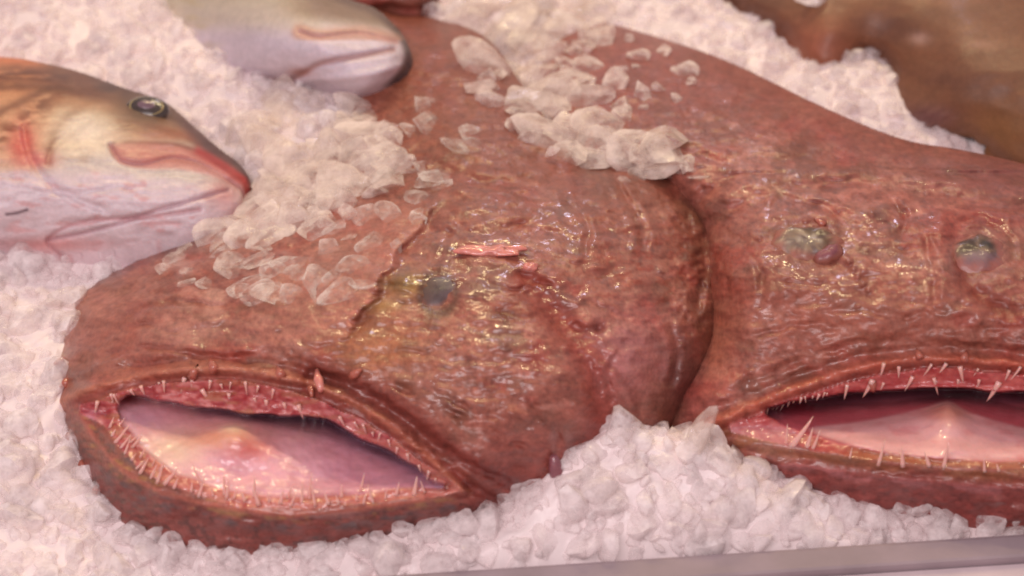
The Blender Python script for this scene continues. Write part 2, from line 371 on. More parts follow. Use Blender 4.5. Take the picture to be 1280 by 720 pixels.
def h1(U, V, sd):
    h = H1(U, V); inside = sdp(U, V, M1)
    r = relief(U, V, 21)+warts(U, V, 5, 160, (90, 250, 880, 640), 3, 8, 1.6)
    d, t = dline(U, V, FOLD1); side = (U-np.interp(V, FOLD1[:, 1], FOLD1[:, 0]))+5*fbm(U/16, V/14, 8, 2)
    on = ss(245, 275, V)*(1-ss(380, 440, V))
    r = r+on*np.where(side < 0, 2.6*np.exp(-(side/60)**2), 2.6*np.exp(-(side/8)**2))-on*2.2*np.exp(-((side-16)/12)**2)
    r = r+2.2*ss(330, 350, V)*(1-ss(425, 440, V))*np.exp(-((side-6)/5)**2)*(np.sin(V/1.9)*.5+.5)
    d, t = dline(U, V, GILL1); r = r-4.5*np.exp(-(d/16)**2)
    d, t = dline(U, V, CRE1); r = r-3.5*np.exp(-((d-12)/7)**2)*(V < 650)
    r = r+folds(U, V, [([(112,432),(170,408),(240,414),(300,398)],2.6,4),([(105,452),(190,436),(280,448),(340,440)],2.6,4),([(140,402),(210,378),(290,384),(350,360)],2.2,4),([(130,376),(200,350),(260,352)],2,4),
     ([(690,372),(742,430),(792,482),(800,530)],3.2,6),([(760,205),(778,240),(802,285),(800,330)],3,5),([(556,268),(600,292),(662,280),(720,300)],2.6,5),([(640,340),(700,362),(765,392),(812,405)],3,5),([(536,255),(562,290),(545,330)],2.6,4),
     ([(470,468),(560,514),(655,560),(700,575)],3,5),([(500,470),(590,512),(680,538)],2,4),([(830,380),(846,440),(832,505)],2.6,5),([(650,480),(692,540),(704,590)],2.4,5),([(560,220),(620,232),(690,214)],2.2,5),([(790,420),(760,470),(775,520)],2.4,4),
     ([(600,350),(640,362),(668,350)],1.6,3),([(480,400),(540,412),(620,405)],1.6,4),([(520,440),(600,452),(660,440)],1.5,4),([(360,420),(400,438),(450,440)],2,4),([(200,330),(260,322),(330,330)],2,4),([(700,250),(735,280),(730,320)],2.2,4),([(820,240),(850,290),(856,350)],2.2,4)])
    # eye socket, brow, nostril
    r = r+5*np.exp(-(((U-512)/38)**2+((V-352)/26)**2))-5*np.exp(-(((U-545)/24)**2+((V-366)/22)**2))
    r = r-3*np.exp(-(((U-632)/20)**2+((V-390)/10)**2))+2.5*np.exp(-(((U-632)/30)**2+((V-384)/16)**2))
    r = r-4*np.exp(-(((U-748)/8)**2+((V-411)/6)**2))
    # flap rim at the shoulder
    sh = cr([(735,198),(800,207),(850,230),(875,268),(890,320),(880,390)], 6, False); d, t = dline(U, V, sh); r = r-(3.6+3*fbm(U/22, V/22, 6, 2))*np.exp(-((d-10)/11)**2)
    r = r+4.5*fbm(U/13, V/11, 16, 3)*np.exp(-((d-14)/26)**2)*ss(210, 260, V)
    # lips
    du, t = dline(U, V, LIPU1); h = h+(2.6+2.2*fbm(U/14, V/10, 19, 2))*np.exp(-((du)/5)**2)-2.2*np.exp(-((du-13)/6)**2)*(sdp(U, V, M1) < 0)
    dl, t = dline(U, V, LIPL1); h = h+2.2*np.exp(-(dl/6)**2)+.9*np.exp(-((dl-14)/4)**2)
    fr = ss(4, -22, inside)*0+1
    h = h+r*np.clip(-inside/12, .25, 1)*ss(0, 30, sd+6)
    # upper gum hangs back under the lip
    upper = (V < np.interp(U, [100, 250, 400, 560], [520, 530, 560, 612]))
    g = inside > 0
    h = np.where(g & upper, h-np.clip(inside*.6, 0, 9)+.9*fbm(U/7, V/5, 4, 2), h)
    h = np.where(g & ~upper, h-np.clip(inside*.25, 0, 4)+.7*fbm(U/6, V/6, 14, 2), h)
    f = sdp(U, V, F1); fl = HF1(U, V)+11+8*np.exp(-(((U-300)/130)**2+((V-555)/34)**2))+1.6*fbm(U/34, V/20, 33, 3)+.5*fbm(U/10, V/6, 34, 2)+3.5*np.exp(-(((U-288)/34)**2+((V-543)/16)**2))-1.5*ss(0,8,-sdp(U,V,T1))
    k = np.where(upper, ss(-.5, 2.5, f), ss(-2, 6, f)); h = h*(1-k)+fl*k
    back = ss(640, 560, V)
    h = np.where(f > -1, np.maximum(h, 11), h)
    return h-9*np.clip(1-sd/26, 0, 1)**2*back
def c1(U, V, sd, H):
    C = skincol(U, V, 31, c8(172, 98, 80))
    C = mix(C, ss(330, 180, V)*ss(430, 520, U), c8(148, 82, 60), .55)            # browner back
    C = mix(C, ss(560, 640, U+.0*V)*ss(480, 600, V), c8(160, 74, 68), .6)
    C = mix(C, np.exp(-(((U-150)/90)**2+((V-420)/60)**2)), c8(178, 112, 96), .6)
    C = mix(C, np.exp(-(((U-280)/110)**2+((V-370)/50)**2))*ss(-.1, .4, fbm(U/30, V/16, 77, 4)), c8(222, 166, 148), .7)
    C = mix(C, np.exp(-(((U-470)/60)**2+((V-430)/40)**2)), c8(196, 128, 78), .55)     # yellowish cheek
    C = mix(C, np.exp(-(((U-510)/30)**2+((V-355)/18)**2)), c8(166, 124, 62), .9)
    C = mix(C, np.exp(-(((U-500)/16)**2+((V-352)/11)**2)), c8(120, 84, 44), .6)
    C = mix(C, np.exp(-(((U-480)/26)**2+((V-382)/9)**2)), c8(196, 158, 96), .6)
    C = mix(C, np.exp(-(((U-632)/18)**2+((V-394)/7)**2)), c8(108, 62, 40), .7)
    C = mix(C, np.exp(-(((U-748)/8)**2+((V-412)/6)**2)), c8(96, 40, 30), .9)
    C = mix(C, np.exp(-(((U-785)/60)**2+((V-450)/60)**2)), c8(206, 132, 132), .8)  # lilac-pink sheen on the right cheek, painted into the skin colour
    d, t = dline(U, V, GILL1); C = mix(C, np.exp(-(d/24)**2), c8(156, 60, 50), .6)
    d, t = dline(U, V, CRE1); C = mix(C, np.exp(-((d-14)/16)**2), c8(126, 50, 44), .7)
    side = (U-np.interp(V, FOLD1[:, 1], FOLD1[:, 0])); on = ss(245, 270, V)*(1-ss(400, 440, V))
    C = mix(C, on*(side < 3)*np.exp(-(side/120)**2), c8(206, 138, 120), .6)
    C = mix(C, on*np.exp(-((side-9)/7)**2), c8(128, 54, 40), .5*ss(-.5,.3,fbm(U/20,V/16,55,2)))
    C = mix(C, on*ss(350, 380, V)*(abs(side-2) < 6)*(np.sin(V/2.2) > 0), c8(222, 138, 120), .6)
    n = fbm(U/14, V/8, 71, 3)
    C = mix(C, ss(20, 0, np.hypot((U-800)/1.6, V-330)/4)*ss(0, .4, n), c8(176, 70, 52), .5)
    C = mix(C, np.exp(-((np.hypot((U-548)/1.0, (V-367)/1.15)-22)/5)**2), c8(104, 66, 50), .75)
    # gap between the fish: crease shadow painted in as mottled purplish brown
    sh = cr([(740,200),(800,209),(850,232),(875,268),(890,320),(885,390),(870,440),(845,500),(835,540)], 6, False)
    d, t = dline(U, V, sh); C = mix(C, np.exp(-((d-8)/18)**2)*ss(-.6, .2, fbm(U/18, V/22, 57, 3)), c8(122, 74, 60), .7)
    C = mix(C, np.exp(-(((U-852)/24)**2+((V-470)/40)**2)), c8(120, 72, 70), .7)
    # chin and fringe
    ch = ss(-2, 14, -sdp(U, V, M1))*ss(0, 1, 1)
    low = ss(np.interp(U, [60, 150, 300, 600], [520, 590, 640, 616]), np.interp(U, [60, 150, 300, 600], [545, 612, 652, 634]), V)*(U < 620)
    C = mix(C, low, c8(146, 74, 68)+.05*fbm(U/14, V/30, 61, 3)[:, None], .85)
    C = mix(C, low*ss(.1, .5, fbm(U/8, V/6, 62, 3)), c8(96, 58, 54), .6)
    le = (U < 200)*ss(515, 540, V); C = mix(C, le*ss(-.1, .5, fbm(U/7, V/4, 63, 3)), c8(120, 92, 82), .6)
    dl, t = dline(U, V, LIPL1)
    C = mix(C, np.exp(-((dl-5)/5)**2)*ss(.0, .5, fbm(U/12, V/6, 65, 2)), c8(186, 138, 84), .8)
    C = mix(C, np.exp(-((dl-16)/6)**2)*ss(.0, .4, fbm(U/16, V/8, 66, 2))*(V > 560), c8(108, 92, 96), .7)
    C = mix(C, np.exp(-(dl/4)**2), c8(204, 116, 98), .7)
    du, t = dline(U, V, LIPU1)
    C = mix(C, np.exp(-(du/5)**2), c8(206, 124, 98), .75); C = mix(C, np.exp(-((du-9)/4)**2)*(sdp(U, V, M1) > -16), c8(150, 62, 52), .6)
    m = sdp(U, V, M1); g = ss(-3, 2, m)
    G = np.tile(c8(184, 92, 90), (U.size, 1)); gn = fbm(U/9, V/5, 41, 3)
    G = mix(G, ss(.0, .5, gn), c8(150, 44, 52), .8); G = mix(G, ss(.0, .4, -gn), c8(214, 144, 142), .8); G = mix(G, ss(.1, .4, fbm(U/24, V/6, 49, 2)), c8(168, 104, 78), .7)
    G = mix(G, ss(540, 560, V)*(U > 190), c8(206, 132, 112), .6)
    G = mix(G, np.exp(-(((U-112)/14)**2+((V-521)/8)**2)), c8(200, 120, 142), .9)
    C = C*(1-g[:, None])+G*g[:, None]
    f = sdp(U, V, F1); k = ss(-1, 4, f)
    B = np.tile(c8(230, 172, 180), (U.size, 1))
    B = mix(B, np.exp(-(((U-180)/30)**2+((V-525)/20)**2)), c8(208, 158, 178), .8)
    B = mix(B, np.exp(-(((U-215)/40)**2+((V-562)/26)**2)), c8(234, 200, 178), .95)
    B = mix(B, np.exp(-(((U-280)/42)**2+((V-547)/15)**2)), c8(226, 160, 120), .95)
    B = mix(B, np.exp(-(((U-290)/16)**2+((V-536)/7)**2)), c8(252, 228, 186), .95)
    B = mix(B, np.exp(-(((U-312)/24)**2+((V-562)/11)**2)), c8(200, 96, 84), .85)
    B = mix(B, ss(.1, .5, fbm(U/16, V/9, 48, 3)), c8(230, 180, 170), .4)
    B = mix(B, ss(360, 440, U), c8(202, 138, 160), .6)
    B = mix(B, .2+.8*fbm(U/40, V/20, 44, 3), c8(220, 150, 158), .4)
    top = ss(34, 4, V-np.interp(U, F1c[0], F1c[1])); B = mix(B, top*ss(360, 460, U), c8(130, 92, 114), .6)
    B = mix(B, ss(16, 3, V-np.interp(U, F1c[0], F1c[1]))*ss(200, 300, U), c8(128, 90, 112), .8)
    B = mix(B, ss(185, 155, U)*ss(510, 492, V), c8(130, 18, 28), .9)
    C = C*(1-k[:, None])+B*k[:, None]
    return C
F1c = ([150,168,200,245,300,350,405,450,492,530,560], [500,492,497,509,514,518,523,545,565,590,608])
def wet1(U, V):
    w = .15+1.5*fbm(U/50, V/30, 91, 3)+.4*np.exp(-(((U-600)/200)**2+((V-400)/110)**2))
    return np.clip(w*ss(150, 330, V+.0*U)+.08, .04, 1)
r1 = empty('monkfish', P([450.], [660.], [0.])[0])
tag(r1, 'left monkfish gaping wide, pale beige and lilac tongue ringed by small teeth', 'fish', 'monkfish lying side by side on the ice')
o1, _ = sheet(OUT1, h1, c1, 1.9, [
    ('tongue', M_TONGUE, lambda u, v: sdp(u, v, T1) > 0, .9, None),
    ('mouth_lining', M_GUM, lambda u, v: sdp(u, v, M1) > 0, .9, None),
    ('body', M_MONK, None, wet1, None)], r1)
rd = random.Random(5)
teeth(r1, h1, OUT1, [(112,508),(150,492),(190,482),(250,478),(310,483),(345,488)], 15, 8, 13, True, rd, 2, .1, 0, 1, 1)
teeth(r1, h1, OUT1, [(250,492),(300,497),(350,505),(395,512)], 6, 9, 15, True, rd, 3, .1, .1, 1, 1)
teeth(r1, h1, OUT1, [(420,520),(450,532),(490,556),(530,588),(560,610)], 12, 8, 12, True, rd, 2, .1, 0, .9, 1)
teeth(r1, h1, OUT1, [(136,528),(142,545),(158,566),(180,588),(210,604)], 11, 10, 17, False, rd, 2, .75, 0, 1, .5)
teeth(r1, h1, OUT1, [(148,520),(160,545),(178,570),(205,590)], 7, 10, 15, False, rd, 2, .8, 0, .9, .5)
teeth(r1, h1, OUT1, [(215,606),(260,618),(320,626),(400,628),(460,624),(510,616),(535,610)], 22, 9, 17, False, rd, 3, .05, 0, 1.1, 1)
teeth(r1, h1, OUT1, [(240,604),(300,615),(380,619),(470,613)], 7, 16, 22, False, rd, 3, .05, 0, 1.1, 1)
p, n = normal_at(h1, OUT1, 548, 366)
def grey_eye(x, y, z):
    r = np.hypot(x, y); C = np.tile(c8(122, 100, 106), (len(x), 1)); C = mix(C, ss(0, .5, fbm(x*3+2, y*3+5, 4, 3)), c8(92, 72, 74), .8); C = mix(C, np.exp(-(((x-.1)/.35)**2+((y-.1)/.4)**2)), c8(66, 50, 52), .7)
    C = mix(C, ss(.1, -.6, x+.4*y), c8(96, 70, 62), .8); return mix(C, ss(.62, .9, r+.15*fbm(x*4, y*4, 6, 2)), c8(160, 94, 74))
eye = ellipsoid('eye', p, n, .0115, .0150, .0058, M_EYE, r1, -.5, 1, -.0018, .2, col=grey_eye)
p, n = normal_at(h1, OUT1, 614, 314)
ellipsoid('spine_stub', p, n, .0165, .005, .0024, M_FLESH, r1, -.12, 1, .0006, .9)
p, n = normal_at(h1, OUT1, 663, 335); ellipsoid('skin_nodule', p, n, .004, .0028, .0025, M_FLESH, r1, 0, 1, .001, .4)
def hang(root, hf, poly, pts, rad, mat, name, off=2.0):
    q = [P([a], [b], hf(np.array([float(a)]), np.array([float(b)]), sdp(np.array([float(a)]), np.array([float(b)]), poly))+off)[0] for a, b in pts]
    return tube(name, q, rad, mat, root, 9)
hang(r1, h1, OUT1, [(396,462),(398,475),(402,488)], [.001, .0028, .0018], M_FLESH, 'skin_tendril', 1.5)
hang(r1, h1, OUT1, [(388,484),(390,496)], [.002, .0008], M_TAG, 'skin_tendril', 1.5)
for a, b, c, d in ((240,470,247,456),(268,462,262,448),(352,470,346,458),(78,452,62,458),(84,478,72,486),(88,545,78,552),(104,580,95,590),(122,612,112,622),(440,470,452,462)):
    hang(r1, h1, OUT1, [(a, b), ((a+c)/2, (b+d)/2), (c, d)], [.0028, .002, .0006], M_TAG, 'skin_tendril', 1)
hang(r1, h1, OUT1, [(692,570),(695,585),(698,602),(700,618)], [.002, .0042, .0046, .003], M_PURPLE, 'gill_flap', 3)

# ================================================================== RIGHT MONKFISH
OUT2 = cr([(822,556),(826,525),(842,490),(866,445),(880,400),(878,335),(866,275),(838,232),(795,215),(735,205),(692,175),(672,120),(684,68),(716,40),(760,31),(800,40),(880,65),(940,90),(1000,120),(1080,156),(1140,177),(1200,187),(1280,205),(1360,235),(1450,285),(1500,400),(1485,560),(1400,650),(1300,668),(1220,665),(1150,652),(1060,642),(980,626),(900,602),(850,582)], 5)
H2 = tps([(835,545,10),(850,575,3),(900,598,0),(980,622,-2),(1060,638,-2),(1150,648,-2),(1220,660,-2),(1300,665,-2),(1400,648,0),(1480,560,5),(1500,400,20),(1450,285,35),
 (826,525,10),(842,490,18),(866,445,26),(880,400,34),(878,335,42),(866,275,48),(838,232,55),(795,215,56),(735,200,52),(692,170,46),(675,120,36),(690,66,26),(716,42,20),(760,33,22),(880,67,36),(1000,121,48),(1080,157,54),(1140,178,57),(1200,188,59),(1280,206,60),(1360,236,55),
 (900,490,44),(950,440,60),(915,400,60),(905,340,66),(940,290,78),(1010,310,86),(1100,330,86),(1220,320,90),(1300,330,88),(1100,400,80),(1000,400,73),(1200,400,80),(1300,420,78),(1000,230,76),(1100,240,80),(1200,250,81),(900,180,66),(820,130,54),(760,90,40),(800,180,60),(950,150,60),(870,230,64),
 (880,532,30),(940,502,40),(1000,478,48),(1060,460,54),(1130,447,60),(1210,449,62),(1280,459,62),(1400,500,50),
 (900,548,28),(950,558,32),(1040,570,36),(1130,580,38),(1220,590,38),(1300,594,38),(1400,580,34),(950,592,13),(1050,608,16),(1150,617,18),(1250,628,18)])
M2 = cr([(908,537),(940,520),(990,499),(1050,480),(1110,466),(1170,460),(1230,464),(1290,472),(1360,492),(1420,532),(1400,568),(1300,586),(1200,582),(1120,576),(1050,567),(1000,560),(950,550)], 4)
M2 = ragged(M2, 3); F2 = cr([(958,513),(1000,499),(1060,492),(1120,486),(1180,484),(1230,488),(1290,491),(1360,506),(1400,535),(1380,560),(1290,579),(1200,576),(1110,568),(1050,556),(1000,543),(970,528)], 4)
F2 = ragged(F2, 5); T2 = cr([(1010,536),(1080,526),(1150,511),(1185,501),(1215,516),(1290,537),(1360,545),(1340,565),(1290,577),(1200,575),(1110,566),(1050,553)], 4)
F2c = ([958,1000,1060,1120,1180,1230,1290,1360], [513,499,492,486,484,488,491,506])
HF2 = tps([(970,512,14),(1010,501,3),(1100,492,-4),(1180,490,-3),(1280,496,-4),(1350,510,2),(985,525,22),(1000,535,25),(1060,548,27),(1110,565,32),(1200,576,34),(1290,578,34),(1080,527,18),(1150,513,17),(1185,503,20),(1215,518,20),(1290,540,20),(1150,545,25),(1220,550,25),(1300,560,27)])
LIPU2 = cr([(850,545),(895,527),(940,508),(1000,484),(1060,463),(1100,455),(1150,448),(1220,450),(1290,459),(1380,485)], 6, False)
LIPL2 = cr([(890,548),(940,553),(1000,562),(1060,572),(1130,581),(1200,588),(1300,594)], 6, False)
def h2(U, V, sd):
    h = H2(U, V); inside = sdp(U, V, M2)
    r = relief(U, V, 57)+warts(U, V, 8, 150, (860, 200, 1290, 640), 3, 8, 1.5)
    r = r-3*np.exp(-(((U-1012)/44)**2+((V-312)/32)**2))-4*np.exp(-(((U-1222)/34)**2+((V-318)/28)**2))+4*np.exp(-(((U-1180)/18)**2+((V-330)/50)**2))
    d, t = dline(U, V, cr([(870,270),(930,235),(1010,215),(1100,215),(1200,230),(1280,240)], 6, False)); r = r+2.5*np.exp(-((d)/12)**2)-2.5*np.exp(-((d-18)/9)**2)*(V > 215)
    d, t = dline(U, V, cr([(1060,325),(1072,345),(1085,362)], 6, False)); r = r+3*np.exp(-(d/4)**2)*(np.sin(t*26)*.5+.5)
    d, t = dline(U, V, cr([(1195,300),(1215,360),(1260,385)], 6, False)); r = r-3.0*np.exp(-(d/12)**2)
    r = r+folds(U, V, [([(905,290),(948,330),(955,385)],2.4,5),([(1100,240),(1132,272),(1118,305)],2.4,5),([(1150,285),(1170,350),(1158,395)],2.6,5),([(898,500),(960,468),(1050,436),(1150,424)],2.6,5),([(900,215),(1000,196),(1100,204),(1200,212)],2.4,6),([(960,285),(975,250),(1040,262),(1060,300)],2.6,5),
     ([(1050,380),(1120,395),(1200,385)],1.8,4),([(930,420),(990,410),(1050,405)],1.6,4),([(1190,290),(1200,275),(1240,276),(1262,300),(1258,340)],2.6,5),([(840,180),(900,200),(960,190)],2,5),([(870,300),(905,330),(910,380)],2.2,4),([(970,350),(1010,356),(1050,344)],2,4)])
    du, t = dline(U, V, LIPU2); h = h+(3.0+2.4*fbm(U/14, V/10, 29, 2))*np.exp(-(du/6)**2)-2.4*np.exp(-((du-15)/7)**2)*(inside < 0)
    dl, t = dline(U, V, LIPL2); h = h+2.0*np.exp(-(dl/6)**2)+1.6*np.exp(-((dl-18)/5)**2)*(V > 560)
    h = h+r*np.clip(-inside/12, .25, 1)*ss(0, 30, sd+6)
    upper = (V < np.interp(U, [900, 960, 1100, 1300], [534, 522, 520, 540])); g = inside > 0
    h = np.where(g & upper, h-np.clip(inside*.55, 0, 9)+.9*fbm(U/7, V/5, 4, 2), h)
    h = np.where(g & ~upper, h-np.clip(inside*.25, 0, 4)+.7*fbm(U/8, V/6, 14, 2), h)
    f = sdp(U, V, F2); tg = sdp(U, V, T2); fl = HF2(U, V)+8+.8*fbm(U/26, V/14, 35, 2)+2.5*ss(0, 14, tg)+4*np.exp(-(((U-1185)/20)**2))*ss(-2, 10, tg)*ss(560, 505, V)
    k = np.where(upper, ss(-.5, 2.5, f), ss(-2, 6, f)); h = h*(1-k)+fl*k
    h = np.where(f > -1, np.maximum(h, 12), h)
    return h-10*np.clip(1-sd/28, 0, 1)**2*ss(600, 520, V)
def c2(U, V, sd, H):
    C = skincol(U, V, 83, c8(176, 98, 84))
    C = mix(C, np.exp(-(((U-1060)/180)**2+((V-390)/60)**2)), c8(186, 112, 90), .5)
    C = mix(C, ss(240, 100, V), c8(160, 88, 76), .5)
    C = mix(C, np.exp(-(((U-1250)/120)**2+((V-220)/30)**2)), c8(142, 78, 78), .6)
    C = mix(C, np.exp(-(((U-880)/30)**2+((V-500)/40)**2)), c8(184, 96, 92), .6)
    C = mix(C, np.exp(-(((U-895)/22)**2+((V-420)/60)**2)), c8(196, 120, 96), .6)
    d, t = dline(U, V, cr([(980,240),(1060,245),(1140,260),(1210,270)], 6, False)); C = mix(C, np.exp(-(d/26)**2)*ss(-.1, .4, fbm(U/12, V/7, 88, 3)), c8(214, 134, 118), .65)
    C = mix(C, np.exp(-(((U-1240)/40)**2+((V-272)/14)**2)), c8(158, 56, 50), .7)
    C = mix(C, np.exp(-(((U-1012)/34)**2+((V-308)/24)**2)), c8(158, 122, 100), .8)
    C = mix(C, np.exp(-(((U-1225)/24)**2+((V-312)/20)**2)), c8(118, 74, 56), .8)
    C = mix(C, np.exp(-((np.hypot((U-1222), (V-320)/.95)-33)/7)**2), c8(176, 112, 104), .7); C = mix(C, np.exp(-((np.hypot((U-1012)/1.3, (V-306))-30)/5)**2), c8(140, 70, 60), .5)
    d, t = dline(U, V, cr([(1200,330),(1215,365),(1260,390)], 6, False)); C = mix(C, np.exp(-(d/12)**2), c8(132, 56, 44), .6)
    du, t = dline(U, V, LIPU2); C = mix(C, np.exp(-(du/6)**2), c8(212, 110, 86), .8); C = mix(C, np.exp(-((du-10)/4)**2)*(sdp(U, V, M2) > -18), c8(160, 60, 52), .5)
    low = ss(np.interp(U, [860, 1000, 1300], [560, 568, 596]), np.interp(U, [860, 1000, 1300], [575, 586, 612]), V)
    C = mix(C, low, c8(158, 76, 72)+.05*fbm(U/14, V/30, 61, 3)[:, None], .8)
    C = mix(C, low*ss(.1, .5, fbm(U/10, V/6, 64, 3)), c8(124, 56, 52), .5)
    dl, t = dline(U, V, LIPL2); C = mix(C, np.exp(-((dl-3)/9)**2)*ss(-.4, .2, fbm(U/26, V/9, 67, 2)), c8(166, 104, 66), .6)
    C = mix(C, np.exp(-((dl-22)/6)**2)*ss(-.1, .3, fbm(U/20, V/8, 68, 2))*(V > 570), c8(206, 128, 130), .7)  # pink sheen along the lower lip, painted as patchy colour
    m = sdp(U, V, M2); g = ss(-3, 2, m)
    G = np.tile(c8(188, 90, 88), (U.size, 1)); gn = fbm(U/11, V/5, 43, 3)
    G = mix(G, ss(.0, .5, gn), c8(166, 52, 56), .7); G = mix(G, ss(.1, .5, -gn), c8(214, 120, 112), .7)
    G = mix(G, ss(525, 540, V)*ss(1020, 980, U), c8(208, 138, 142), .9)
    G = mix(G, ss(548, 562, V)*ss(1030, 1080, U), c8(172, 112, 72), .7)
    C = C*(1-g[:, None])+G*g[:, None]
    k = ss(-1, 3, sdp(U, V, F2))
    B = np.tile(c8(196, 96, 106), (U.size, 1)); B = mix(B, ss(540, 552, V), c8(206, 112, 118), .6)
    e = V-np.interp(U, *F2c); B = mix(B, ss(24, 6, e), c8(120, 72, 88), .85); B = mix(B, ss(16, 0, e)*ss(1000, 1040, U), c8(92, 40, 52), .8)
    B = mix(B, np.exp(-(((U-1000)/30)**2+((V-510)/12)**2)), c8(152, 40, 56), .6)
    tg = sdp(U, V, T2); TT = np.tile(c8(232, 176, 176), (U.size, 1)); TT = mix(TT, ss(.1, .5, fbm(U/22, V/12, 47, 3)), c8(220, 138, 140), .5)
    TT = mix(TT, np.exp(-(((U-1185)/24)**2+((V-516)/12)**2)), c8(214, 150, 124), .7)
    w = ss(-2, 3, tg)[:, None]; B = B*(1-w)+TT*w
    return C*(1-k[:, None])+B*k[:, None]
def wet2(U, V):
    w = .22+1.5*fbm(U/50, V/30, 95, 3); return np.clip(w*ss(120, 300, V)+.08, .04, 1)
r2 = empty('monkfish', P([1100.], [640.], [0.])[0])
tag(r2, 'right monkfish with two bulging eyes above its open mouth and peaked pink tongue', 'fish', 'monkfish lying side by side on the ice')
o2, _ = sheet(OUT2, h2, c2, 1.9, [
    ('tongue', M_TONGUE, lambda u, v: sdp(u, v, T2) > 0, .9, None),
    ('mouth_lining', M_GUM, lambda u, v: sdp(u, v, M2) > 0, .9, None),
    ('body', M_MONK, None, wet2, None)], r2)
rd = random.Random(9)
teeth(r2, h2, OUT2, [(950,516),(980,505),(1010,497),(1040,490)], 13, 5, 9, True, rd, 1, -.2, 0, .8, 1)
teeth(r2, h2, OUT2, [(1040,488),(1100,480),(1160,476),(1220,478),(1290,484)], 9, 12, 20, True, rd, 3, 0, 0, 1.1, 1)
teeth(r2, h2, OUT2, [(1095,462),(1130,458),(1180,458),(1240,462),(1290,466)], 8, 10, 15, True, rd, 4, -.1, 0, 1, 2)
teeth(r2, h2, OUT2, [(975,548),(1000,555),(1025,560)], 4, 14, 22, False, rd, 2, .35, 0, 1.1, 1)
teeth(r2, h2, OUT2, [(1050,568),(1110,576),(1180,582),(1270,588)], 7, 10, 17, False, rd, 3, 0, 0, 1.1, 1)
p, n = normal_at(h2, OUT2, 1010, 306)
def milky_eye(x, y, z):
    r = np.hypot(x, y); C = np.tile(c8(166, 138, 112), (len(x), 1)); C = mix(C, ss(-.2, .2, fbm(x*4+2, y*4+5, 14, 3)), c8(112, 90, 88), .85)
    C = mix(C, ss(.0, .5, y+.5*x), c8(88, 62, 46), .85); C = mix(C, ss(.1, .5, fbm(x*6, y*6, 15, 2)), c8(206, 188, 168), .7)
    return mix(C, ss(.5, .85, r+.25*fbm(x*4, y*4, 6, 2)), c8(176, 106, 90))
def olive_eye(x, y, z):
    r = np.hypot(x, y); C = np.tile(c8(140, 108, 118), (len(x), 1)); C = mix(C, ss(-.1, .4, fbm(x*3+2, y*3+5, 24, 3)), c8(104, 76, 78), .7)  # lilac-grey base paints in the lilac reflection low on the eye
    C = mix(C, ss(-.35, .1, y+.2*fbm(x*4, y*4, 3, 2)), c8(70, 46, 34), .92); C = mix(C, np.exp(-(((x-.35)/.12)**2+((y-.15)/.3)**2)), c8(40, 30, 30), .95)
    C = mix(C, np.exp(-((np.hypot((x-.35)/.9, y-.15)-.36)/.07)**2), c8(168, 128, 100), .5)
    return mix(C, ss(.5, .82, r+.2*fbm(x*4, y*4, 7, 2)), c8(176, 106, 96))
eye = ellipsoid('eye', p, n, .0195, .0165, .0090, M_EYE, r2, -.3, 1, -.003, .35, 40, 20, col=milky_eye)
p2, n2 = normal_at(h2, OUT2, 1036, 320); ellipsoid('pupil', p2, n2, .0090, .0058, .0055, M_EYE, eye, .4, 1, .000, .3, col=lambda x, y, z: mix(np.tile(c8(150, 84, 94), (len(x), 1)), ss(.6, .9, np.hypot(x, y)), c8(158, 90, 76))).location = (0, 0, 0)
p, n = normal_at(h2, OUT2, 1222, 320)
eye = ellipsoid('eye', p, n, .0165, .0180, .0092, M_EYE, r2, .15, 1, -.0025, .25, 40, 20, col=olive_eye)
for a, b, c, d in ((1090,478,1092,492),(1205,450,1208,438),(1030,282,1018,272),(1150,448,1146,436)):
    hang(r2, h2, OUT2, [(a, b), ((a+c)/2, (b+d)/2), (c, d)], [.0024, .0018, .0006], M_TAG, 'skin_tendril', 1)

# ================================================================== SEA BASS (front)
OB1 = cr([(0,71),(55,79),(100,90),(155,110),(205,127),(240,156),(272,184),(298,204),(309,221),(301,234),(296,254),(272,270),(240,286),(200,300),(155,312),(100,318),(50,320),(0,318),(-150,322),(-330,300),(-420,200),(-330,90),(-150,66)], 6)
HB1 = tps([(-330,100,40),(-150,68,48),(0,73,50),(100,91,50),(205,128,46),(272,185,42),(307,220,40),(-330,290,6),(-150,318,6),(0,316,6),(100,316,10),(200,299,27),(272,270,40),(296,250,42),(-150,190,62),(0,190,62),(100,190,60),(180,200,56),(250,222,52),(0,260,44),(100,262,44),(190,256,48),(0,120,62),(100,130,60),(180,150,55),(-420,200,20)])
JAW = cr([(138,182),(150,200),(178,206),(215,198),(250,205),(280,222),(300,236)], 6, False)
MAX = cr([(142,178),(180,178),(225,182),(262,196),(300,224)], 6, False)
GILL = cr([(52,70),(70,110),(78,150),(50,178),(62,215),(95,240),(150,252),(230,243),(290,228)], 6, False)
JL = cr([(60,300),(130,285),(200,262),(285,238)], 6, False)
JL2 = cr([(80,322),(60,300),(100,278),(180,272),(250,262)], 6, False)
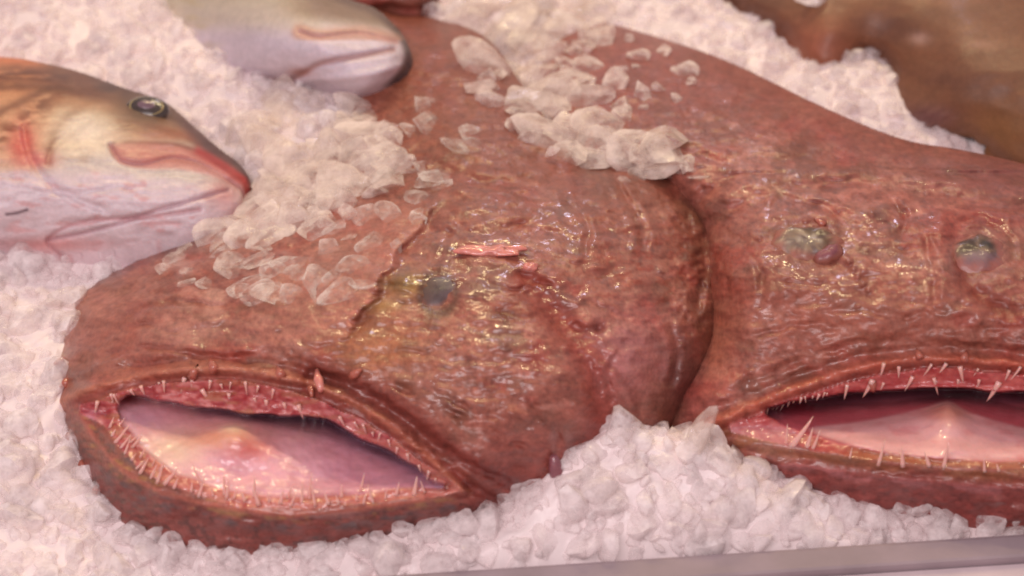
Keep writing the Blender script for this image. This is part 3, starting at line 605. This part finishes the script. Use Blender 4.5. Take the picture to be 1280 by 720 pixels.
def hb1(U, V, sd):
    h = HB1(U, V)
    d, t = dline(U, V, JAW); h = h-2.6*np.exp(-(d/3.2)**2)
    pm = sdp(U, V, cr([(140,180),(180,176),(225,180),(265,196),(306,222),(296,232),(262,212),(215,197),(178,204),(150,198)], 5)); h = h+.9*ss(0, 12, pm)
    d, t = dline(U, V, JL); h = h-1.8*np.exp(-(d/3)**2)
    d, t = dline(U, V, JL2); h = h-1.5*np.exp(-(d/3)**2)
    d, t = dline(U, V, cr([(30,160),(40,200),(70,235),(130,262)], 6, False)); h = h-2*np.exp(-(d/5)**2)
    d, t = dline(U, V, cr([(110,150),(70,180),(60,205)], 6, False)); h = h-1.5*np.exp(-(d/5)**2)
    h = h-3*np.exp(-(((U-184)/34)**2+((V-137)/18)**2))+1.0*fbm(U/30, V/9, 3, 4)+folds(U, V, [([(10,235),(80,240),(150,236),(240,226)],1.2,3),([(20,290),(110,276),(200,270)],1.3,3),([(150,222),(220,214),(285,226)],1.2,3),([(120,170),(150,160),(230,165),(270,185)],1.2,3),([(20,120),(60,150),(110,150)],1.2,4),([(0,220),(50,225),(90,262)],1.4,4)])
    return h-14*np.clip(1-sd/34, 0, 1)**2*ss(320, 120, V)-2
def cb1(U, V, sd, H):
    C = np.tile(c8(212, 196, 190), (U.size, 1)); 
    topd = V-np.interp(U, [-400, 0, 55, 100, 155, 205, 240, 272, 298, 309], [60, 71, 79, 90, 110, 127, 156, 184, 204, 221])
    C = mix(C, ss(120, 70, topd)*ss(200, 150, V), c8(204, 164, 128), .9)
    C = mix(C, ss(54, 18, topd+8*fbm(U/24, V/9, 17, 3))*ss(330, 250, U+.5*V), c8(118, 74, 56), .92)
    C = mix(C, ss(26, 6, topd+6*fbm(U/16, V/7, 27, 3))*ss(90, 150, U), c8(70, 46, 44), .9)
    C = mix(C, ss(.05, .5, fbm(U/26, V/7, 37, 4))*ss(215, 190, V), c8(132, 88, 66), .4)
    C = mix(C, np.exp(-(((U-110)/45)**2+((V-148)/16)**2)), c8(214, 192, 160), .95)
    C = mix(C, np.exp(-(((U-90)/45)**2+((V-180)/14)**2)), c8(232, 204, 168), .8)
    C = mix(C, ss(80, 30, U)*ss(250, 150, V), c8(214, 142, 96), .8)
    C = mix(C, ss(70, 20, U)*ss(14, 2, topd), c8(220, 128, 84), .9); C = mix(C, ss(30, 70, topd)*ss(150, 110, topd)*ss(90, 30, U), c8(216, 168, 138), .6)
    st = cr([(-20,100),(20,92),(60,96),(95,102)], 6, False); d, t = dline(U, V, st); C = mix(C, np.exp(-(d/10)**2)*ss(-.5, .2, fbm(U/20, V/5, 5, 3)), c8(96, 50, 36), .85)
    st = cr([(-10,175),(30,150),(65,122),(100,105)], 6, False); d, t = dline(U, V, st); C = mix(C, np.exp(-(d/13)**2)*ss(-.3, .3, fbm(U/14, V/7, 6, 3)), c8(118, 68, 50), .8)
    for q, wd, cc, k in (([(-30,112),(30,108),(80,112),(130,120)],5,c8(112,66,48),.7),([(-20,150),(20,130),(60,112)],5,c8(104,60,46),.6),([(60,200),(72,160),(110,130),(150,118)],6,c8(128,82,58),.6),([(150,152),(200,160),(250,178)],4,c8(140,80,56),.7),([(160,120),(205,130),(240,158)],6,c8(92,60,54),.8),([(70,125),(110,132),(160,140)],9,c8(190,130,92),.5)):
        d, t = dline(U, V, cr(q, 6, False)); C = mix(C, np.exp(-((d+2*fbm(U/12, V/9, 4, 2))/wd)**2), cc, k)
    C = mix(C, np.exp(-(((U-28)/16)**2+((V-178)/24)**2)), c8(206, 82, 76), .85); C = mix(C, np.exp(-(((U-45)/22)**2+((V-200)/10)**2)), c8(212, 110, 110), .7)
    pm = ss(-3, 4, sdp(U, V, cr([(139,181),(180,177),(225,181),(265,196),(306,222),(302,236),(270,222),(225,212),(190,212),(160,208),(145,200)], 5)))
    q = mix(np.tile(c8(202, 134, 122), (U.size, 1)), ss(190, 206, V-.12*(U-150)), c8(214, 160, 158), .8); q = mix(q, ss(225, 290, U)*ss(14, 4, V-np.interp(U, [225, 265, 306], [182, 197, 223])), c8(182, 58, 56), .9)
    C = C*(1-pm[:, None])+q*pm[:, None]
    d, t = dline(U, V, MAX); C = mix(C, np.exp(-((d)/2.4)**2), c8(128, 72, 58), .6)
    C = mix(C, np.exp(-(((U-205)/62)**2+((V-168)/9)**2)), c8(172, 104, 74), .8)
    d, t = dline(U, V, cr([(232,150),(262,182),(285,200)], 6, False)); C = mix(C, np.exp(-(d/9)**2), c8(92, 58, 56), .85)
    d, t = dline(U, V, cr([(248,188),(280,206),(306,226)], 6, False)); C = mix(C, np.exp(-(d/5)**2), c8(184, 50, 48), .8)
    C = mix(C, np.exp(-(((U-112)/46)**2+((V-162)/24)**2)), c8(238, 220, 204), .95)
    C = mix(C, np.exp(-(((U-184)/46)**2+((V-138)/24)**2)), c8(150, 110, 72), .7); C = mix(C, np.exp(-(((U-184)/34)**2+((V-136)/17)**2)), c8(84, 62, 48), .75)
    lo = ss(206, 226, V+.0*U-.15*(U-150)*(U > 150)); C = mix(C, lo, c8(226, 204, 212), .85)
    C = mix(C, np.exp(-(((U-280)/22)**2+((V-240)/20)**2)), c8(214, 150, 146), .8)
    C = mix(C, lo*np.exp(-(((U-60)/70)**2+((V-306)/10)**2)), c8(216, 138, 134), .7)
    n = fbm(U/20, V/8, 12, 3); C = mix(C, lo*ss(.15, .6, n), c8(214, 150, 150), .5)
    for q, c in ((JL, c8(176, 128, 136)), (JL2, c8(190, 130, 134)), (JAW, c8(190, 130, 128))):
        d, t = dline(U, V, q); C = mix(C, np.exp(-(d/2.2)**2), c, .7)
    d, t = dline(U, V, cr([(8,268),(22,266),(34,262)], 4, False)); C = mix(C, np.exp(-(d/1.6)**2), c8(70, 50, 60), .8)
    return C
r3 = empty('sea_bass', P([100.], [315.], [5.])[0])
tag(r3, 'sea bass with golden-ringed eye, orange-brown head and red lip, nearest on the left', 'fish')
ob, _ = sheet(OB1, hb1, cb1, 2.0, [('body', M_BASS, None, .7, None)], r3)
p, n = normal_at(hb1, OB1, 184, 138); n = np.array([.05, -.25, .97])
eye = ellipsoid('eye', p, n, .0142, .0102, .0058, M_EYE_D, r3, -.06, 1, .0006)
def ring(name, p, n, rx, ry, w, mat, parent, ang, lift):
    x, y, z = frame(n, ang); p = np.array(p)+z*lift; V = []; F = []
    for j in range(40):
        a = 2*math.pi*j/40
        for k in range(6):
            b = 2*math.pi*k/6; rr = 1+w*math.cos(b)/rx
            V.append(p+x*rx*rr*math.cos(a)+y*ry*rr*math.sin(a)+z*w*.6*math.sin(b))
    for j in range(40):
        for k in range(6): F.append((j*6+k, ((j+1) % 40)*6+k, ((j+1) % 40)*6+(k+1) % 6, j*6+(k+1) % 6))
    o = meshobj(name, V, F, mat, parent); o.location = (0, 0, 0); return o
ring('iris', p, n, .0104, .0070, .0006, M_GOLD, eye, -.06, .0044)
ellipsoid('pupil', p, n, .0086, .0054, .0036, M_PUPIL, eye, -.06, 1, .0032).location = (0, 0, 0)

# ================================================================== SEA BASS (behind)
OB2 = cr([(430,-4),(468,10),(494,32),(508,52),(512,72),(503,94),(478,114),(445,124),(400,118),(350,110),(290,104),(230,88),(160,60),(60,30),(-60,20),(-200,10),(-280,-60),(-200,-130),(0,-120),(200,-90),(350,-45)], 6)
HB2 = tps([(430,0,64),(470,14,62),(495,35,60),(510,65,58),(500,95,54),(470,116,48),(445,122,44),(400,116,34),(350,108,24),(290,102,12),(230,86,0),(100,40,-10),(-60,20,-15),(-200,10,-15),(400,60,70),(300,40,48),(200,0,14),(300,-30,56),(480,70,64),(0,-50,-10),(350,-42,66),(200,-88,14),(0,-118,-15),(-200,-128,-20),(430,90,58),(340,75,48)])
B2A = cr([(300,96),(360,100),(400,80),(450,70),(492,62)], 6, False); B2B = cr([(370,103),(420,98),(470,90),(500,82)], 6, False); B2L = cr([(375,40),(400,46),(450,42),(495,52)], 6, False)
def hb2(U, V, sd):
    h = HB2(U, V)+.4*fbm(U/20, V/8, 8, 3)
    d, t = dline(U, V, B2A); h = h-2.8*np.exp(-(d/4)**2)
    d, t = dline(U, V, B2B); h = h+1.5*np.exp(-(d/5)**2)
    d, t = dline(U, V, B2L); h = h-2.2*np.exp(-(d/3)**2)
    return h-12*np.clip(1-sd/26, 0, 1)**2
def cb2(U, V, sd, H):
    C = np.tile(c8(222, 204, 214), (U.size, 1))
    C = mix(C, ss(44, 14, V-.02*U), c8(206, 190, 172), .8); C = mix(C, ss(20, -30, V), c8(176, 164, 130), .8)
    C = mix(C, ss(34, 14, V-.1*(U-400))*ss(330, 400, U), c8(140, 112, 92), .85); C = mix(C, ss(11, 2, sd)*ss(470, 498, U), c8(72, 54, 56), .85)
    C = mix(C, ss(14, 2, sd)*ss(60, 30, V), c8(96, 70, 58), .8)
    d, t = dline(U, V, B2L); C = mix(C, np.exp(-(d/4)**2), c8(196, 132, 120), .7); C = mix(C, np.exp(-((d-6)/5)**2)*(V < 50)*(U > 360), c8(206, 150, 124), .6)
    d, t = dline(U, V, B2A); C = mix(C, np.exp(-(d/3)**2), c8(170, 116, 108), .7)
    C = mix(C, np.exp(-(((U-375)/14)**2+((V-90)/5)**2)), c8(160, 90, 76), .7)
    C = mix(C, ss(300, 240, U)*ss(.0, .5, fbm(U/30, V/14, 15, 3)), c8(196, 176, 140), .6)
    return C
r4 = empty('sea_bass', P([380.], [110.], [20.])[0])
tag(r4, 'pale sea bass snout pointing right at the top, its lilac-white chin resting on the monkfish', 'fish')
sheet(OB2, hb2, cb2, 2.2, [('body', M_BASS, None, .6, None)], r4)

# ================================================================== BROWN FISH (back right)
OB4 = cr([(890,-30),(920,2),(946,22),(975,37),(990,58),(1008,80),(1028,93),(1052,86),(1074,70),(1086,62),(1103,72),(1112,90),(1115,120),(1126,142),(1150,158),(1182,168),(1212,172),(1232,186),(1290,225),(1420,270),(1560,220),(1560,-160),(1100,-190),(900,-120)], 6)
OB4 += np.random.default_rng(4).normal(0, .9, OB4.shape)
HB4 = tps([(890,-30,14),(946,24,14),(990,60,14),(1028,92,12),(1080,66,16),(1114,100,14),(1150,158,12),(1220,176,14),(1290,215,18),(1420,265,20),(1100,0,44),(1040,40,32),(1200,60,54),(1200,120,40),(1290,140,46),(1350,40,60),(1250,-60,58),(1400,-100,55),(1100,-100,50),(950,-80,30),(1500,100,50)])
def hb4(U, V, sd): return HB4(U, V)+1.2*fbm(U/50, V/30, 9, 3)-8*np.clip(1-sd/20, 0, 1)**2+.8*np.sin((U+V*1.6)/3.2)*np.exp(-(((U-1160)/40)**2+((V-152)/14)**2))
def cb4(U, V, sd, H):
    C = np.tile(c8(134, 86, 62), (U.size, 1)); n = fbm(U/80, V/34, 19, 4)
    C = mix(C, ss(0, .6, n), c8(110, 68, 54), .7); C = mix(C, ss(0, .6, -n), c8(156, 106, 76), .6)
    C = mix(C, np.exp(-(((U-1020)/50)**2+((V-60)/36)**2)), c8(176, 100, 76), .8)
    C = mix(C, np.exp(-(((U-1250)/90)**2+((V-160)/40)**2)), c8(156, 108, 66), .8)
    C = mix(C, np.exp(-(((U-1160)/44)**2+((V-148)/18)**2)), c8(128, 84, 84), .9)
    C = mix(C, ss(12, 2, sd)*np.exp(-(((U-1035)/40)**2+((V-85)/20)**2)), c8(206, 140, 88), .8)
    C = mix(C, np.exp(-(((U-1150)/14)**2+((V-48)/9)**2)), c8(220, 190, 190), .5)
    C = mix(C, np.exp(-(((U-1232)/22)**2+((V-56)/6)**2)), c8(196, 150, 128), .5)
    return C
r5 = empty('flat_fish', P([1200.], [160.], [5.])[0])
tag(r5, 'smooth brown fish with a thin purplish fin edge, far back at the top right', 'fish')
sheet(OB4, hb4, cb4, 3.0, [('fin', M_BROWN, lambda u, v: (sdp(u, v, cr([(1112,118),(1150,128),(1195,146),(1225,168),(1232,190),(1182,178),(1150,166),(1116,146)], 4)) > 0), .4, None), ('body', M_BROWN, None, .5, None)], r5)

# red piece of another fish among the ice at the very top
OB5 = cr([(428,-14),(470,-20),(530,-18),(545,-4),(520,9),(480,8),(450,12),(436,4)], 6)
def hb5(U, V, sd): return 14+12*np.sqrt(np.clip(sd/14, 0, 1))+1.2*fbm(U/14, V/8, 9, 2)
r6o = empty('fish_piece', P([480.], [0.], [5.])[0]); tag(r6o, 'small red scrap of fish half buried in ice at the top edge', 'fish piece')
sheet(OB5, hb5, lambda U, V, sd, H: skincol(U, V, 99, c8(176, 84, 72)), 2.0, [('flesh', M_BROWN, None, .5, None)], r6o)

# ================================================================== ICE
def nugget(seed, sub=2, cuts=16, flat=1.0):
    import bmesh
    rr = np.random.default_rng(seed); bm = bmesh.new(); bmesh.ops.create_icosphere(bm, subdivisions=sub, radius=1)
    V = np.array([v.co[:] for v in bm.verts]); F = np.array([[v.index for v in f.verts] for f in bm.faces]); bm.free()
    for i in range(cuts):
        n = rr.normal(size=3); n /= np.linalg.norm(n); k = rr.uniform(.42, .8); d = V@n; m = d > k
        V[m] -= (d[m]-k)[:, None]*n*.97
    V *= rr.uniform(.75, 1.25, 3)*np.array([1, 1, flat])
    q = V*2.1; V *= (1+.05*fbm(q[:, 0]+seed, q[:, 1]+q[:, 2], seed, 2))[:, None]
    return V*.01, F
NUG = [nugget(100+i, 3, 15) for i in range(14)]
NUGL = [nugget(100+i, 2, 14) for i in range(14)]
def rotm(rr):
    q = rr.normal(size=4); q /= np.linalg.norm(q); w, x, y, z = q
    return np.array([[1-2*(y*y+z*z), 2*(x*y-z*w), 2*(x*z+y*w)], [2*(x*y+z*w), 1-2*(x*x+z*z), 2*(y*z-x*w)], [2*(x*z-y*w), 2*(y*z+x*w), 1-2*(x*x+y*y)]])
MOUNDS = [(770,640,29,.045,.05),(850,640,26,.06,.045),(690,668,9,.035,.03),(950,650,10,.07,.03),(560,700,10,.05,.03),(280,150,8,.09,.06),(390,205,22,.06,.06),(430,240,18,.05,.05),(90,10,14,.12,.08),(230,60,10,.05,.05),(700,30,6,.15,.08),(20,470,10,.10,.14),(1120,150,10,.06,.06),(1040,110,8,.05,.05),(330,110,14,.12,.05)]
MP = [(P([float(a)], [float(b)], [0.])[0], c, d, e) for a, b, c, d, e in MOUNDS]
Rl = P([480., 1280.], [719., 667.], [10., 10.]); rdir = (Rl[1]-Rl[0])/np.linalg.norm(Rl[1]-Rl[0]); rn = np.array([-rdir[1], rdir[0], 0])
def behind(x, y): return (x-Rl[0][0])*rn[0]+(y-Rl[0][1])*rn[1]      # >0: on the ice side of the rail
def lumps(x, y, c, seed):
    """height (in units of the cell) of angular chunks packed at random, the highest facet wins"""
    ix = np.floor(x/c); iy = np.floor(y/c); best = np.full(x.shape, -1.2)
    for dx in (-1, 0, 1):
        for dy in (-1, 0, 1):
            a = ix+dx; b = iy+dy; q = hsh(a, b, seed+5); r = c*(.5+.5*hsh(a, b, seed+2))
            X_ = (x-(a+hsh(a, b, seed))*c)/r; Y_ = (y-(b+hsh(a, b, seed+1))*c)/r; top = .1+.75*q
            z = top+(hsh(a, b, seed+3)-.5)*1.1*X_+(hsh(a, b, seed+4)-.5)*1.1*Y_
            for k in range(5):      # side facets
                an = 6.283*(k+.8*hsh(a, b, seed+10+k))/5; z = np.minimum(z, top+1.5-(1.9+.5*hsh(a, b, seed+20+k))*(X_*np.cos(an)+Y_*np.sin(an)))
            best = np.maximum(best, z*r/c)
    return best
def bedh(x, y, fine=True):
    h = 4*fbm(x*14, y*14, 2, 3)-2
    for p, c, a, b in MP: h = h+c*np.exp(-(((x-p[0])/a)**2+((y-p[1])/b)**2))
    h = np.minimum(h, 1+45*(1-np.exp(-np.maximum(behind(x, y), 0)/.03)))
    if fine: h = h+np.maximum(np.maximum(10*lumps(x, y, .021, 3), 8.5*lumps(x+.3, y, .015, 43)+.6), 6*lumps(x, y+.7, .009, 83)+1.2)*(.75+.5*fbm(x*18, y*18, 7, 2))+.35*fbm(x*260, y*260, 5, 2)-3.5
    return h
gx = np.arange(-.70, .76, .0017); gy = np.arange(-.27, .86, .0017); X, Y = np.meshgrid(gx, gy); shp = X.shape
Hb = bedh(X.ravel(), Y.ravel()); bh = behind(X.ravel(), Y.ravel()); Hb = np.where(bh < .003, np.minimum(Hb, 7), Hb); Hb = np.where(bh < -.004, -30, Hb)
BV = np.stack([X.ravel(), Y.ravel(), Hb*MM], -1); idx = np.arange(X.size).reshape(shp)
BF = np.stack([idx[:-1, :-1], idx[:-1, 1:], idx[1:, 1:], idx[1:, :-1]], -1).reshape(-1, 4)
rr = np.random.default_rng(42); VS = [BV]; TR = [np.concatenate([BF[:, [0, 1, 2]], BF[:, [0, 2, 3]]])]; off = len(BV)
FISH = ((OUT1, 26), (OUT2, 26), (OB1, 14), (OB2, -6), (OB4, 16))
N = 9500; cu = rr.uniform(-60, 1340, N); cv = rr.uniform(-60, 760, N); keep = np.ones(N, bool)
# thin out the far band a little, keep the front dense
w0 = P(cu, cv, np.zeros(N)); bz = bedh(w0[:, 0], w0[:, 1])
def project(W):
    d = W-CAM; z = d@FW; return 640+FPX*(d@RT)/z, 360-FPX*(d@UP)/z
pu, pv = project(np.stack([w0[:, 0], w0[:, 1], bz*MM], -1))
for q, hf in ((OUT1, h1), (OUT2, h2), (OB1, hb1), (OB2, hb2), (OB4, hb4)):
    sd = sdp(pu, pv, q); keep &= (sd < 3) | (bz > hf(pu, pv, sd)-1)
keep &= behind(w0[:, 0], w0[:, 1]) > .005
for i in np.nonzero(keep)[0]:
    x, y = w0[i, 0], w0[i, 1]; s = (3+10*rr.random()**2.4)*MM*(1.0 if rr.random() < .85 else 1.25)
    z = bz[i]*MM+rr.uniform(-.6, .25)*s
    V, F = NUGL[rr.integers(14)]; V = (V@rotm(rr).T)*(s*100)+np.array([x, y, z]); VS.append(V); TR.append(F+off); off += len(V)
ice = meshobj('crushed_ice', np.concatenate(VS), np.concatenate(TR), M_ICE)
ice.data.set_sharp_from_angle(angle=math.radians(38)); ice.data.materials.append(M_ICEB); mi = np.ones(len(ice.data.polygons), np.int32); mi[:len(TR[0])] = 0; ice.data.polygons.foreach_set('material_index', mi)
tag(ice, 'bed of crushed white ice under all the fish', 'crushed ice', kind='stuff')
print('bed chunks', keep.sum(), off)

SHARED = {}
def chunk(u, v, h, s, label, group, mat, flat=1.0, k=None, name='ice_chunk', rot=None, stretch=None, cat='ice chunk'):
    """one ice chunk of radius s mm whose middle is at height h mm"""
    k = random.randrange(14) if k is None else k; key = (k, mat.name)
    if key not in SHARED:
        o = meshobj(name, NUG[k][0], NUG[k][1], mat); o.data.set_sharp_from_angle(angle=math.radians(24)); SHARED[key] = o
    else:
        o = SHARED[key].copy(); COL.objects.link(o)
    o.location = tuple(P([float(u)], [float(v)], [float(h)])[0])
    o.rotation_euler = rot if rot else (random.uniform(0, 6.3), random.uniform(0, 6.3), random.uniform(0, 6.3)) if flat > .8 else (random.uniform(-.4, .4), random.uniform(-.4, .4), random.uniform(0, 6.3))
    st = stretch or (1, 1, flat); o.scale = (s*.1*st[0], s*.1*st[1], s*.1*st[2])
    tag(o, label, cat, group); return o
def hat(hf, poly, u, v):
    a = np.array([float(u)]); b = np.array([float(v)]); sd = sdp(a, b, poly); return hf(a, b, sd)[0] if sd[0] > 0 else -99
def skyline(u, v): 
    return max(hat(h1, OUT1, u, v), hat(h2, OUT2, u, v), bedh(*[np.array([q]) for q in P([float(u)], [float(v)], [0.])[0][:2]])[0])
def inpoly(u, v, poly): return sdp(np.array([float(u)]), np.array([float(v)]), poly)[0] > 0
def cluster(n, poly, s0, s1, label, group, mat, lift=.35, flat=1.0, seed=1, mind=10):
    random.seed(seed); pl = cr(poly, 3); lo, hi = pl.min(0), pl.max(0); got = []; tries = 0
    while len(got) < n and tries < n*60:
        tries += 1; u = random.uniform(lo[0], hi[0]); v = random.uniform(lo[1], hi[1])
        if not inpoly(u, v, pl) or sdp(np.array([u]), np.array([v]), OB1)[0] > -20 or sdp(np.array([u]), np.array([v]), OB2)[0] > -6 or any(abs(u-a) < mind and abs(v-b) < mind*.7 for a, b in got): continue
        got.append((u, v)); s = s0+(s1-s0)*random.random()**1.5
        chunk(u, v, skyline(u, v)+s*lift, s, label, group, mat, flat)
cluster(85, [(300,150),(350,120),(430,130),(470,150),(492,205),(480,250),(420,285),(360,300),(300,298),(262,290),(300,262),(320,215)], 9, 25, 'clear ice chunk heaped on the left monkfish shoulder beside the sea bass mouth', 'ice chunks heaped beside the sea bass mouth', M_ICEC, .1, .6, seed=3, mind=11)
cluster(82, [(575,22),(640,-10),(740,5),(760,60),(735,90),(770,120),(800,160),(860,190),(850,215),(760,200),(700,195),(660,170),(620,140),(590,90)], 9, 26, 'clear ice chunk lying between the two monkfish backs at the top', 'ice chunks between the monkfish backs', M_ICEC, .12, .6, seed=5, mind=12)
cluster(12, [(750,50),(830,55),(870,90),(850,130),(800,140),(770,100)], 4, 11, 'small clear ice chunk on the upper back of the right monkfish', 'small ice chunks on the right monkfish back', M_ICEC, .2, .7, seed=6, mind=16)
cluster(34, [(205,318),(300,296),(400,290),(470,262),(530,262),(480,330),(420,370),(340,372),(260,366),(200,350)], 6, 17, 'thin melting ice flake stuck on the left monkfish cheek below the ice heap', 'melting ice flakes on the left monkfish cheek', M_ICET, .02, .22, seed=8, mind=15)
cluster(16, [(440,140),(500,110),(560,140),(600,180),(560,240),(500,250),(470,200)], 9, 19, 'thin melting ice flake on the brown back of the left monkfish', 'melting ice flakes on the left monkfish back', M_ICET, .0, .2, seed=9, mind=15)
cluster(12, [(760,180),(850,190),(900,215),(870,240),(800,230),(740,215)], 4, 10, 'thin melting ice flake on the fold where the two monkfish meet', 'melting ice flakes where the monkfish meet', M_ICET, .02, .25, seed=12, mind=12)
# heap in front between the heads
for u, v, h, s, k in ((770,562,30,13,0),(800,566,28,12,1),(745,575,24,12,2),(735,595,18,12,3),(712,600,16,10,4),(690,608,14,11,5),(665,622,12,10,6),(830,580,24,12,7),(785,595,24,15,8),(820,605,20,14,9),(850,600,20,12,10),(890,602,18,10,11),(915,612,14,10,12),(760,620,18,14,13),(940,620,10,10,1),(905,630,12,12,2),(870,625,16,13,3),(855,575,24,8,4)):
    chunk(u, v, h-3, s*.82, 'milky ice chunk in the heap in front between the two monkfish heads', 'ice chunks in the front heap', M_ICEB, 1, k)
for u, v, h, s, k in ((600,650,6,11,5),(575,662,6,10,6),(620,640,8,10,7),(640,650,6,10,8),(540,672,5,8,9)):
    chunk(u, v, h, s*.9, 'milky ice chunk below the right mouth corner of the left monkfish', 'ice chunks below the left monkfish cheek', M_ICEB, 1, k)
for i, (u, v, s) in enumerate(((160,668,10),(180,680,9),(215,684,9),(245,688,10),(278,694,8),(330,690,9),(352,686,9),(388,680,10),(420,680,10),(455,682,9),(485,680,8),(130,640,9))):
    chunk(u, v, 4, s*.85, 'milky ice chunk pressed against the chin of the left monkfish', 'ice chunks along the left monkfish chin', M_ICEB, 1, (i*5) % 14)
for i, (u, v, s) in enumerate(((960,628,9),(985,632,9),(1010,634,10),(1040,634,8),(1062,640,8),(1100,646,7),(1128,640,9),(1150,636,10),(1175,648,9),(1200,655,8),(1240,652,11),(1268,646,11),(1290,650,10))):
    chunk(u, v, 4, s*.85, 'milky ice chunk pressed against the chin of the right monkfish', 'ice chunks along the right monkfish chin', M_ICEB, 1, (i*3+1) % 14)
chunk(872, 550, 44, 13, 'pointed upright ice shard standing at the left mouth corner of the right monkfish', None, M_ICEC, 1, 3, rot=(0.1, .12, .3), stretch=(.9, .7, 2.2), name='ice_shard', cat='ice shard')
chunk(843, 546, 38, 9, 'small clear ice knob beside the upright shard, in the gap between the fish heads', None, M_ICEC, 1, 6)
chunk(578, 652, 20, 12, 'squarish clear ice block rising at the right mouth corner of the left monkfish', None, M_ICEB, 1, 2, rot=(.1, .1, .2), stretch=(1.0, .8, 1.1))
chunk(1018, -2, 40, 10, 'pale ice chunk lying on the brown fish at the top edge', None, M_ICEB, 1, 5, stretch=(1.3, 1, .6), rot=(0, 0, 0))
chunk(1268, -8, 58, 10, 'pale ice chunk on the brown fish in the top right corner', None, M_ICEB, 1, 8, stretch=(1.6, .8, .5), rot=(0, 0, .2))
chunk(690, 188, 70, 5, 'lilac pointed ice splinter lying in front of the ice between the backs', None, M_ICEC, 1, 9, stretch=(1.3, .8, .8), name='ice_splinter')

# ================================================================== RAIL AND COUNTER
def rail():
    # profile across: behind (ice side) to front; swept along the tray edge
    prof = [(-.0005, -.03), (0, .0085), (-.001, .0105), (-.003, .0112), (-.0145, .0112), (-.016, .0105), (-.0165, .0085), (-.0165, -.03)]
    V = []; F = []
    n = len(prof)
    for t in (-1.2, 1.6):
        for a, z in prof:
            q = Rl[0]+rdir*t+rn*a; V.append((q[0], q[1], z))
    for i in range(n): F.append((i, (i+1) % n, n+(i+1) % n, n+i))
    F.append(tuple(range(n))[::-1]); F.append(tuple(range(n, 2*n)))
    o = meshobj('tray_edge', V, F, M_RAIL, None, smooth=False); return o
tag(rail(), 'grey metal edge of the display tray along the bottom right', 'tray edge')
V = []
for t, a, z in ((-1.2, -.017, .006), (1.6, -.017, .006), (1.6, -.30, .006), (-1.2, -.30, .006)):
    q = Rl[0]+rdir*t+rn*a; V.append((q[0], q[1], z))
V += [(x, y, z-.03) for x, y, z in V]
ct = meshobj('counter', V, [(3, 2, 1, 0), (4, 5, 6, 7), (0, 1, 5, 4), (1, 2, 6, 5), (2, 3, 7, 6), (3, 0, 4, 7)], M_COUNTER, None, smooth=False); ct['kind'] = 'structure'

# ================================================================== LIGHT
w = bpy.data.worlds.new('World'); S.world = w; w.use_nodes = True
w.node_tree.nodes['Background'].inputs[0].default_value = (.95, .80, .80, 1); w.node_tree.nodes['Background'].inputs[1].default_value = .40
def area(name, loc, tgt, size, sy, power, col):
    l = bpy.data.lights.new(name, 'AREA'); l.shape = 'RECTANGLE'; l.size = size; l.size_y = sy; l.energy = power; l.color = col
    o = bpy.data.objects.new(name, l); COL.objects.link(o); o.location = loc
    o.rotation_euler = (Vector(tgt)-Vector(loc)).to_track_quat('-Z', 'Y').to_euler(); return o
area('overhead_lamp', (-.35, -.95, 1.35), (0, .05, 0), 1.0, .7, 16.5, (1, .885, .90))
area('warm_lamp', (-.25, 1.25, 1.25), (0, .1, 0), .6, .05, 8, (1, .78, .40))
area('warm_lamp', (.45, 1.1, 1.5), (.1, .1, 0), .5, .05, 6.5, (1, .80, .44))
area('cool_lamp', (.1, 1.7, .95), (0, .1, 0), .25, .08, 2.2, (.80, .74, 1))
S.view_settings.view_transform = 'Standard'; S.view_settings.look = 'None'; S.view_settings.exposure = 0; S.view_settings.gamma = 1
S.cycles.use_denoising = True; S.cycles.max_bounces = 10; S.cycles.filter_width = 2.0
S.cycles.transmission_bounces = 8; S.cycles.transparent_max_bounces = 32
